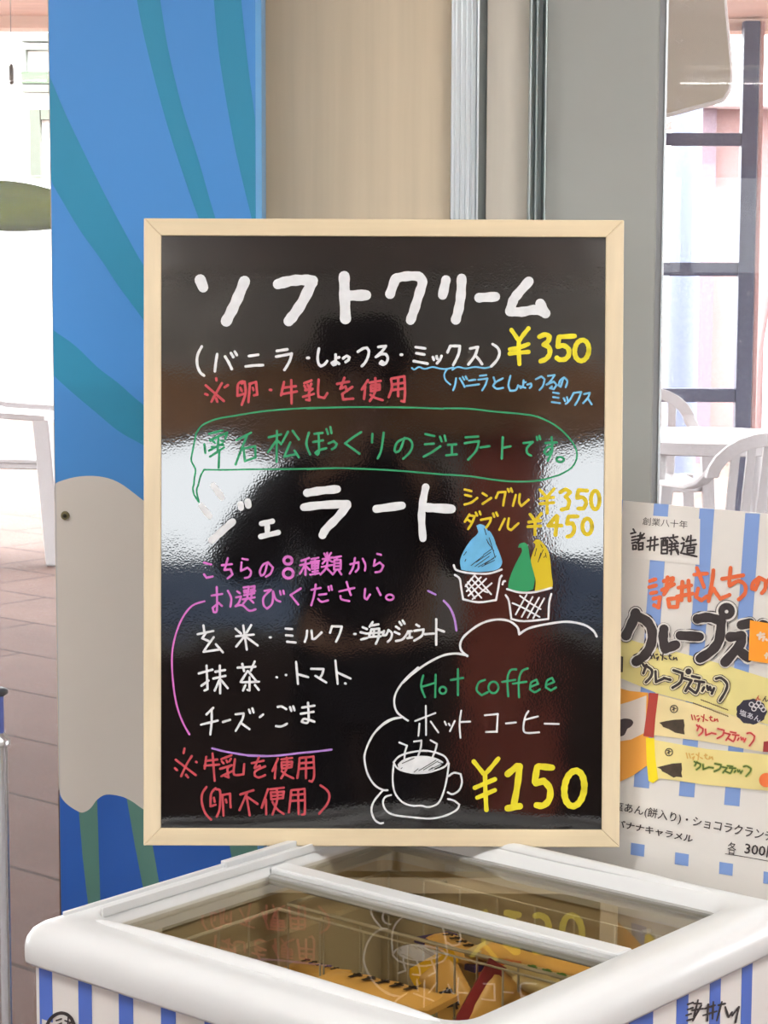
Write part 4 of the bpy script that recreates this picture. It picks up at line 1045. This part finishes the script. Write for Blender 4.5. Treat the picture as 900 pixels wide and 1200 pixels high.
M_LEAF = mat('leaf_green', (110, 118, 22), 0.75, spec=0.15, vary=0.25, scale=(6, 6, 40))
M_STEM = mat('stem_green', (120, 128, 70), 0.6)
py_ = 3.55
pc = Vector((at_y(-190, 305, py_).x, py_, 0))
plant = thing('potted_plant', 'broad leaved plant with one long olive leaf reaching in at the left edge', 'plant', pc)
b = MB(); b.lathe([(.11, 0), (.15, .3), (.16, .3), (.16, .33), (.14, .33), (.135, .29)], pc)
obj('pot', b, mat('pot_clay', (150, 100, 78), 0.7), plant, smooth=True)
def leaf(base, tip, width, sag, roll=0.0):
    m = MB(); N = 14
    d = (tip - base); side = d.cross(Vector((0, 0, 1))).normalized()
    upv = side.cross(d).normalized()
    side2 = (side * math.cos(roll) + upv * math.sin(roll))
    loops = []
    for i in range(N + 1):
        t = i / N
        p = base + d * t + Vector((0, 0, sag * math.sin(math.pi * t)))
        w = width * (math.sin(math.pi * min(1, t * 0.92 + 0.08)) ** 0.7) * 0.5 + 0.001
        rib = Vector((0, 0, -0.006)) * (w / width * 2)
        loops.append([p + side2 * w, p + side2 * w * .5 + rib * .6, p + rib, p - side2 * w * .5 + rib * .6, p - side2 * w,
                      p - side2 * w * .5 + rib * .6 + Vector((0, -.0015, -.002)), p + rib + Vector((0, -.0015, -.003)), p + side2 * w * .5 + rib * .6 + Vector((0, -.0015, -.002))])
    m.loft(loops)
    return m
top = pc + Vector((.02, 0, 1.55))
b = MB(); b.tube([pc + Vector((0, 0, .28)), pc + Vector((.03, .01, .9)), top], [.014, .012, .008])
obj('stem', b, M_STEM, plant, smooth=True)
obj('leaf', leaf(at_y(-95, 240, py_), at_y(118, 252, py_), 0.083, .006, 1.35), M_LEAF, plant, smooth='all')
b = MB(); b.tube([top, at_y(-95, 240, py_)], .005, 8)
obj('leaf_stalk', b, M_STEM, plant, smooth=True)
for dx, dy, dz in ((-.45, .2, .25), (-.35, -.15, .05), (-.15, .35, .35)):
    obj('leaf', leaf(top, top + Vector((dx, dy, dz)), 0.1, .05, .4), M_LEAF, plant, smooth='all')

# ---------------------------------------------------------------- terrace furniture
M_PLASTIC = mat('white_plastic', (180, 177, 178), 0.4)
def plastic_chair(name, label):
    """white monobloc armchair, base at the origin, facing -Y; slatted curved back"""
    t = thing(name, label, 'chair', (0, 0, 0), 'white plastic terrace chairs')
    m = MB()
    S = .46
    m.loft([[Vector((x, y, z)) for x, y in ((-.24, -.24), (-.20, -.27), (.20, -.27), (.24, -.24), (.22, .20), (.18, .23), (-.18, .23), (-.22, .20))] for z in (S - .02, S)])
    m.loft([[Vector((x*k, y*k - .01, z)) for x, y in ((-.24, -.24), (-.20, -.27), (.20, -.27), (.24, -.24), (.22, .20), (.18, .23), (-.18, .23), (-.22, .20))] for k, z in ((1.02, S - .045), (1.02, S - .02))])
    obj('seat', m, M_PLASTIC, t, bevel=0.006)
    for sx in (-1, 1):
        for (x0, y0, z0, x1, y1) in ((.26, -.24, .64, .29, -.30), (.23, .22, .46, .27, .33)):
            m = MB()
            m.loft([[Vector((sx*(x + a*.030), y + c_*.035, z)) for a, c_ in ((-1, -1), (1, -1), (1, 1), (-1, 1))] for x, y, z in ((x1, y1, 0), ((x0+x1)/2, (y0+y1)/2, z0*.5), (x0, y0, z0))])
            obj('leg', m, M_PLASTIC, t, bevel=0.006)
        m = MB()
        pts = [(.26, -.26, .645), (.275, -.1, .655), (.275, .08, .665), (.26, .2, .70), (.235, .27, .76)]
        m.loft([[Vector((sx*(x + a*.028), y, z + c_*.014)) for a, c_ in ((-1, -1), (1, -1), (1, 1), (-1, 1))] for x, y, z in pts])
        obj('armrest', m, M_PLASTIC, t, bevel=0.006)
    # arched top rail
    m = MB(); loops = []
    for k in range(13):
        a = math.pi * k / 12
        x = .25 * math.cos(a); z = .72 + .17 * math.sin(a); y = .27 + .05 * math.sin(a)
        r0 = .030
        loops.append([Vector((x + math.cos(a)*p*r0, y + q*.012, z + math.sin(a)*p*r0)) for p, q in ((-1, -1), (1, -1), (1, 1), (-1, 1))])
    m.loft(loops)
    obj('back_rail', m, M_PLASTIC, t, bevel=0.004)
    for k in range(5):
        x = -.155 + .0775 * k
        zt_ = .72 + .17 * math.sqrt(max(0, 1 - (x/.25)**2))
        m = MB()
        m.loft([[Vector((x*f + a*.021, y + c_*.008, z)) for a, c_ in ((-1, -1), (1, -1), (1, 1), (-1, 1))] for f, y, z in ((.9, .21, S - .01), (.95, .25, .62), (1, .29 + .02, zt_ - .01))])
        obj('back_slat', m, M_PLASTIC, t, bevel=0.003)
    return t
ch = plastic_chair('plastic_chair', 'white slatted plastic armchair seen from behind at the right edge, beyond the glass')
ch2 = copy_tree(ch); ch3 = copy_tree(ch)
p = at_y(872, 305, 9.3)
ch.location = (at_y(872, 305, 8.7).x, 8.7, 0); ch.rotation_euler = (0, 0, math.pi + .25)
ch.scale = (.9, .9, .9)
ch2['label'] = 'white plastic armchair sideways at the left edge, in the glare'
ch2.location = (at_y(4, 305, 10.8).x, 10.8, 0); ch2.rotation_euler = (0, 0, math.radians(82)); ch2.scale = (1.18, 1.18, 1.12)
ch3['label'] = 'white plastic armchair half hidden behind the round white table'
ch3.location = (at_y(765, 305, 10.5).x, 10.5, 0); ch3.scale = (.95, .95, .95)
def table(loc, r, label):
    t = thing('terrace_table', label, 'table', loc, 'white terrace tables')
    c = Vector(loc)
    m = MB(); m.lathe([(r - .01, .66), (r, .665), (r, .715), (r - .02, .722)], c, 40)
    obj('tabletop', m, M_PLASTIC, t, smooth=True)
    for k in range(4):
        a = math.pi/4 + k*math.pi/2
        p0 = c + Vector((math.cos(a)*(r-.1), math.sin(a)*(r-.1), .67)); p1 = c + Vector((math.cos(a)*(r-.06), math.sin(a)*(r-.06), 0))
        m = MB(); m.tube([p1, p0], [.028, .036], 10)
        obj('leg', m, M_PLASTIC, t, smooth=True)
    return t
p = at_y(835, 305, 10.5)
table((at_y(835, 305, 9.65).x, 9.65, 0), .46, 'white round plastic table beyond the glass, behind the slatted chair')

# navy steel lattice at the terrace edge
M_NAVY = mat('navy_steel', (58, 62, 88), 0.5, vary=0.12, scale=(6, 6, 6))
ly = 10.95
def lx(px, py=305): return at_y(px, py, ly).x
def lz(py): return at_y(820, py, ly).z
lat = thing('steel_lattice', 'navy painted steel lattice screen at the far edge of the terrace', 'screen', (lx(820), ly, 0))
b = MB(); b.box(lx(864.5), lx(883), ly - .04, ly + .04, 0, 2.70)
obj('post', b, M_NAVY, lat, bevel=.004)
b = MB(); b.box(lx(690), lx(708), ly - .04, ly + .04, 0, 2.70)
obj('post', b, M_NAVY, lat, bevel=.004)
for pa, pb in ((156, 171), (307.5, 323.5), (455, 471)):
    b = MB(); b.box(lx(708), lx(864.5), ly - .025, ly + .025, lz(pb), lz(pa))
    obj('rail', b, M_NAVY, lat, bevel=.003)
b = MB(); b.box(lx(884.5), lx(889), ly - .02, ly + .02, .1, 2.7)
obj('thin_upright', b, mat('rust_pink', (190, 150, 145), 0.6), lat)
# hanging beige panel behind the window top
hy = 5.6
def hp(px, py): q = at_y(px, py, hy); return Vector((q.x, hy, q.z))
hang = thing('hanging_sign', 'beige rounded sign board hanging behind the top of the right window', 'sign', (hp(800, 0).x, hy, 2.72))
out = curve([(848, -45), (848.5, 0), (852, 40), (855.8, 84), (854.5, 100), (850, 110), (843, 116), (810, 125), (777, 134), (740, 144), (700, 152), (660, 158)]) + [(655, -45)]
b = MB(); b.prism([hp(*q) for q in out], Vector((0, .03, 0)))
obj('panel_sheet', b, mat('beige_panel', (196, 190, 174), 0.9, spec=0.05), hang)
edge = curve([(848.5, -45), (849, 0), (852.5, 40), (856.6, 84), (855.3, 101), (850.7, 111), (843.5, 117.3), (810, 126.3), (777, 135.5), (740, 145.5), (700, 153.5), (660, 159.5)])
b = MB(); b.tube([hp(*q) + Vector((0, .01, 0)) for q in edge], .008, 8)
obj('edge_trim', b, mat('white_trim', (244, 244, 244), 0.3), hang, smooth=True)
b = MB()
for px in (690, 820):
    q = hp(px, -45); b.tube([q + Vector((0, .015, -.02)), Vector((q.x, q.y + .015, 2.73))], .006, 8)
obj('hanger', b, M_STEEL, hang)

# ---------------------------------------------------------------- buildings across the way
by = 16.0
def bx_(px, y=by): return at_y(px, 305, y).x
bld = thing('pink_building', 'pale pink building across the way behind the lattice', 'building', (bx_(900), by + 1, 0))
M_PINKWALL = mat('pink_wall', (146, 116, 114), 0.8, vary=0.1, scale=(2, 2, 2)); M_PALE = mat('pale_wall', (226, 226, 232), 0.7); M_MAUVE = mat('mauve_wall', (116, 98, 108), 0.8)
b = MB(); b.box(bx_(836), bx_(1250), by, by + 2.5, 0, 2.62)
obj('wall', b, M_PINKWALL, bld)
b = MB(); b.box(bx_(818), bx_(834), by - .1, by + .6, 0, 2.62)
obj('pilaster', b, M_MAUVE, bld)
b = MB(); b.box(bx_(812), bx_(1250), by - .35, by + 2.6, 2.62, 2.8)
obj('eave', b, M_PALE, bld)
b = MB(); b.prism([(bx_(897), by - .06, .9), (bx_(935), by - .06, 2.5), (bx_(1000), by - .06, 2.5), (bx_(1000), by - .06, 0), (bx_(897), by - .06, 0)], (0, .05, 0))
obj('white_gable', b, M_PALE, bld)
colm = MB(); cc = Vector((bx_(802, 14), 14, 0)); colm.lathe([(.1, 0), (.1, 2.9)], cc, 24)
tag(obj('round_column', colm, mat('column_blue_white', (98, 106, 128), 0.5), None, smooth=True, loc=cc), 'pale blue round column behind the lattice beside the grey door', 'column')
wy_ = 20.0
def q20(px, py): q = at_y(px, py, wy_); return q
wb = thing('white_building', 'white facade with greenish window frames at the far left', 'building', (q20(0, 305).x, wy_ + 1, 0))
b = MB(); b.box(q20(-400, 0).x, q20(75, 0).x, wy_, wy_ + 3, 0, 5.5)
obj('wall', b, mat('white_facade', (240, 240, 238), 0.8), wb)
M_FRAMEG = mat('frame_green', (92, 96, 88), 0.7)
def rect(name, xa, ya, xb, yb, m, parent, d=.12):
    u = MB(); p0 = q20(xa, ya); p1 = q20(xb, yb)
    u.box(p0.x, p1.x, wy_ - d, wy_ + .02, p1.z, p0.z)
    return obj(name, u, m, parent)
rect('cornice', 27, 40, 70, 50, M_FRAMEG, wb); rect('cornice', 28, 54, 70, 60, M_FRAMEG, wb)
rect('window_band', 27, 85, 70, 99, mat('band_green', (76, 88, 70), 0.7), wb); rect('window_band', 28, 100, 70, 109, M_FRAMEG, wb)
rect('window_frame', 37, 129, 50, 209, mat('frame_grey', (84, 88, 78), 0.7), wb); rect('window_frame', 50, 129, 70, 141, mat('frame_grey', (84, 88, 78), 0.7), wb)
rect('downpipe', 31, 60, 33, 85, M_FRAMEG, wb)
lb = MB(); yl = 9.8
q0 = at_y(12, 0, yl)
lant = thing('hanging_lantern', 'small dark narrow lantern hanging at the far left', 'lantern', (q0.x, yl, 2.72))
b = MB(); zt_ = at_y(12, 75, yl).z; zb_ = at_y(12, 99, yl).z
b.lathe([(.008, zb_), (.011, zb_ + .01), (.011, zt_ - .01), (.006, zt_)], (q0.x, yl, 0), 12)
obj('lantern_body', b, mat('lantern_dark', (84, 78, 70), 0.6), lant, smooth=True)
b = MB(); b.tube([(q0.x, yl, zt_), (q0.x, yl, 2.73)], .002, 6)
obj('cord', b, M_FZGREY, lant)

# ---------------------------------------------------------------- the photographer (seen only as a reflection in the board)
def skin(name, verts, edges, radii, m, parent, sub=2, root=0):
    me = bpy.data.meshes.new(name)
    o = bpy.data.objects.new(name, me); COL.objects.link(o); o.parent = parent
    off = origin_of(o)
    me.from_pydata([tuple(Vector(v) - off) for v in verts], edges, [])
    sk = o.modifiers.new('skin', 'SKIN'); sk.use_smooth_shade = True
    for i, r in enumerate(radii):
        rr = r if isinstance(r, tuple) else (r, r)
        me.skin_vertices[0].data[i].radius = rr
        me.skin_vertices[0].data[i].use_root = (i == root)
    ss = o.modifiers.new('subd', 'SUBSURF'); ss.levels = sub; ss.render_levels = sub
    me.materials.append(m)
    return o
Yp = -0.42
person = thing('person', 'person in dark clothes and hat holding up the camera, mirrored in the board', 'person', (0, Yp, 0))
M_SKIN = mat('skin', (196, 150, 124), 0.6); M_CLOTH = mat('dark_cloth', (34, 33, 38), 0.9); M_HAIR = mat('dark_hair', (24, 20, 20), 0.6)
bv = [(0, Yp, .95), (0, Yp, 1.15), (0, Yp, 1.36), (0, Yp, 1.46), (0, Yp + .01, 1.53), (0, Yp + .03, 1.62), (0, Yp + .02, 1.72),
      (-.17, Yp, 1.40), (-.345, Yp + .05, 1.19), (-.13, Yp + .27, 1.42), (-.085, Yp + .33, 1.47),
      (.17, Yp, 1.40), (.27, Yp + .05, 1.18), (.13, Yp + .27, 1.42), (.085, Yp + .33, 1.47),
      (-.10, Yp, .90), (-.11, Yp + .01, .5), (-.11, Yp - .02, .09), (-.12, Yp + .13, .04),
      (.10, Yp, .90), (.11, Yp + .01, .5), (.11, Yp - .02, .09), (.12, Yp + .13, .04)]
_dz = {1: .02, 2: .05, 3: .06, 4: .08, 5: .09, 6: .09, 7: .05, 11: .05, 8: .02, 12: .02}
_dx = {9: -.03, 13: -.02, 10: 0, 14: 0}
bv = [(x + _dx.get(i, -.06), y, z + _dz.get(i, 0)) for i, (x, y, z) in enumerate(bv)]
be = [(0, 1), (1, 2), (2, 3), (3, 4), (4, 5), (5, 6), (2, 7), (7, 8), (8, 9), (9, 10), (2, 11), (11, 12), (12, 13), (13, 14), (0, 15), (15, 16), (16, 17), (17, 18), (0, 19), (19, 20), (20, 21), (21, 22)]
br_ = [(.17, .12), (.175, .12), (.165, .11), (.06, .06), (.06, .065), (.078, .095), (.07, .085), .08, .08, .034, .03, .062, .045, .034, .03, .085, .058, .04, .035, .085, .058, .04, .035]
body = skin('body', bv, be, br_, M_SKIN, person)
def sub(ids, names, m, grow):
    mp = {i: k for k, i in enumerate(ids)}
    vs = [bv[i] for i in ids]; es = [(mp[a], mp[c_]) for a, c_ in be if a in mp and c_ in mp]
    rs = [tuple(x + grow for x in (br_[i] if isinstance(br_[i], tuple) else (br_[i], br_[i]))) for i in ids]
    return skin(names, vs, es, rs, m, person)
sub([0, 1, 2, 7, 8, 9, 11, 12, 13], 'jacket', M_CLOTH, .018)
sub([0, 15, 16, 17, 19, 20, 21], 'trousers', M_CLOTH, .012)
for sx in (-1, 1):
    m = MB(); c_ = Vector((sx*.12 - .06, Yp + .06, 0))
    m.loft([[c_ + Vector((x*k, y*k, z)) for x, y in ((-.045, -.11), (.045, -.11), (.05, .06), (.03, .15), (-.03, .15), (-.05, .06))] for k, z in ((1.02, 0), (1.02, .025), (.95, .06), (.7, .10))])
    obj('shoe', m, mat('shoe_black', (24, 24, 26), 0.5), person, bevel=.006)
    # hand: palm is the end of the forearm; five fingers round the camera
    hx, hy_, hz_ = sx*.078, Yp + .345, 1.485
    fv, fe, fr = [(hx, hy_ - .02, hz_ - .01)], [], [.016]
    for q in range(4):
        zz = hz_ + .022 - q*.017; ln = (.9, 1.0, .95, .8)[q]
        i0 = len(fv)
        fv += [(hx - sx*.002, hy_ + .012, zz), (hx - sx*.012*ln, hy_ + .045*ln, zz), (hx - sx*.032*ln, hy_ + .055, zz - .002)]
        fr += [.009, .0085, .0075]; fe += [(0, i0), (i0, i0+1), (i0+1, i0+2)]
    i0 = len(fv); fv += [(hx - sx*.012, hy_ - .018, hz_ - .02), (hx - sx*.034, hy_ - .012, hz_ - .012)]; fr += [.010, .009]; fe += [(0, i0), (i0, i0+1)]
    skin('hand', fv, fe, fr, M_SKIN, body, sub=1)
m = MB(); hc = Vector((-.06, Yp + .012, 1.755))
loops = []
for i in range(9):
    a = math.pi/2 * i / 8
    loops.append([hc + Vector((.088*math.cos(a)*math.cos(t), (.105*math.cos(a))*math.sin(t) - .015, .012 + .115*math.sin(a) - (.07 if math.sin(t) < 0.2 else 0)*math.cos(a))) for t in [2*math.pi*q/20 for q in range(20)]])
m.loft(loops)
obj('hair', m, M_HAIR, person, smooth='all')
for sx in (-1, 1):
    m = MB(); e_ = Vector((sx*.032 - .06, Yp + .118, 1.735))
    m.lathe([(.001, -.009), (.008, -.006), (.011, 0), (.008, .006), (.001, .009)], e_, 12)
    obj('eye', m, mat('eye_white', (230, 228, 224), .3), body, smooth='all')
    m = MB(); m.loft([[Vector((sx*.083 + sx*d_ - .06, Yp + .02 + y, 1.715 + z)) for y, z in ((-.014, -.03), (.012, -.028), (.02, .01), (.008, .03), (-.012, .028), (-.02, .0))] for d_ in (0, .014)])
    obj('ear', m, M_SKIN, body, smooth='all')
m = MB(); m.loft([[Vector((x - .06, Yp + y, z + .09)) for x, y, z in q] for q in (((-.006, .112, 1.645), (.006, .112, 1.645), (.004, .10, 1.65), (-.004, .10, 1.65)), ((-.015, .128, 1.606), (.015, .128, 1.606), (.012, .10, 1.598), (-.012, .10, 1.598)))])
obj('nose', m, M_SKIN, body, smooth='all')
m = MB(); m.box(-.082, -.038, Yp + .10, Yp + .117, 1.662, 1.674)
obj('mouth', m, mat('lips', (170, 100, 94), .5), body, bevel=.003)
m = MB(); m.lathe([(.100, 1.775), (.152, 1.755), (.155, 1.758), (.118, 1.79), (.110, 1.85), (.098, 1.882), (.06, 1.897), (.001, 1.90)], (-.06, Yp + .015, 0), 28)
obj('hat', m, M_CLOTH, person, smooth='all')
ct = thing('compact_camera', 'small black compact camera held up in both hands, mirrored in the board', 'camera', (0, -.06, 1.46))
m = MB(); m.box(-.055, .055, -.075, -.045, 1.462, 1.53)
obj('camera_case', m, mat('camera_black', (26, 26, 28), .4), ct, bevel=.004)
m = MB(); m.tube([(0, -.046, 1.497), (0, -.030, 1.498), (0, -.018, 1.4985)], [.026, .024, .021], 24)
obj('lens_barrel', m, mat('lens_grey', (60, 60, 64), .35), ct, smooth=True)
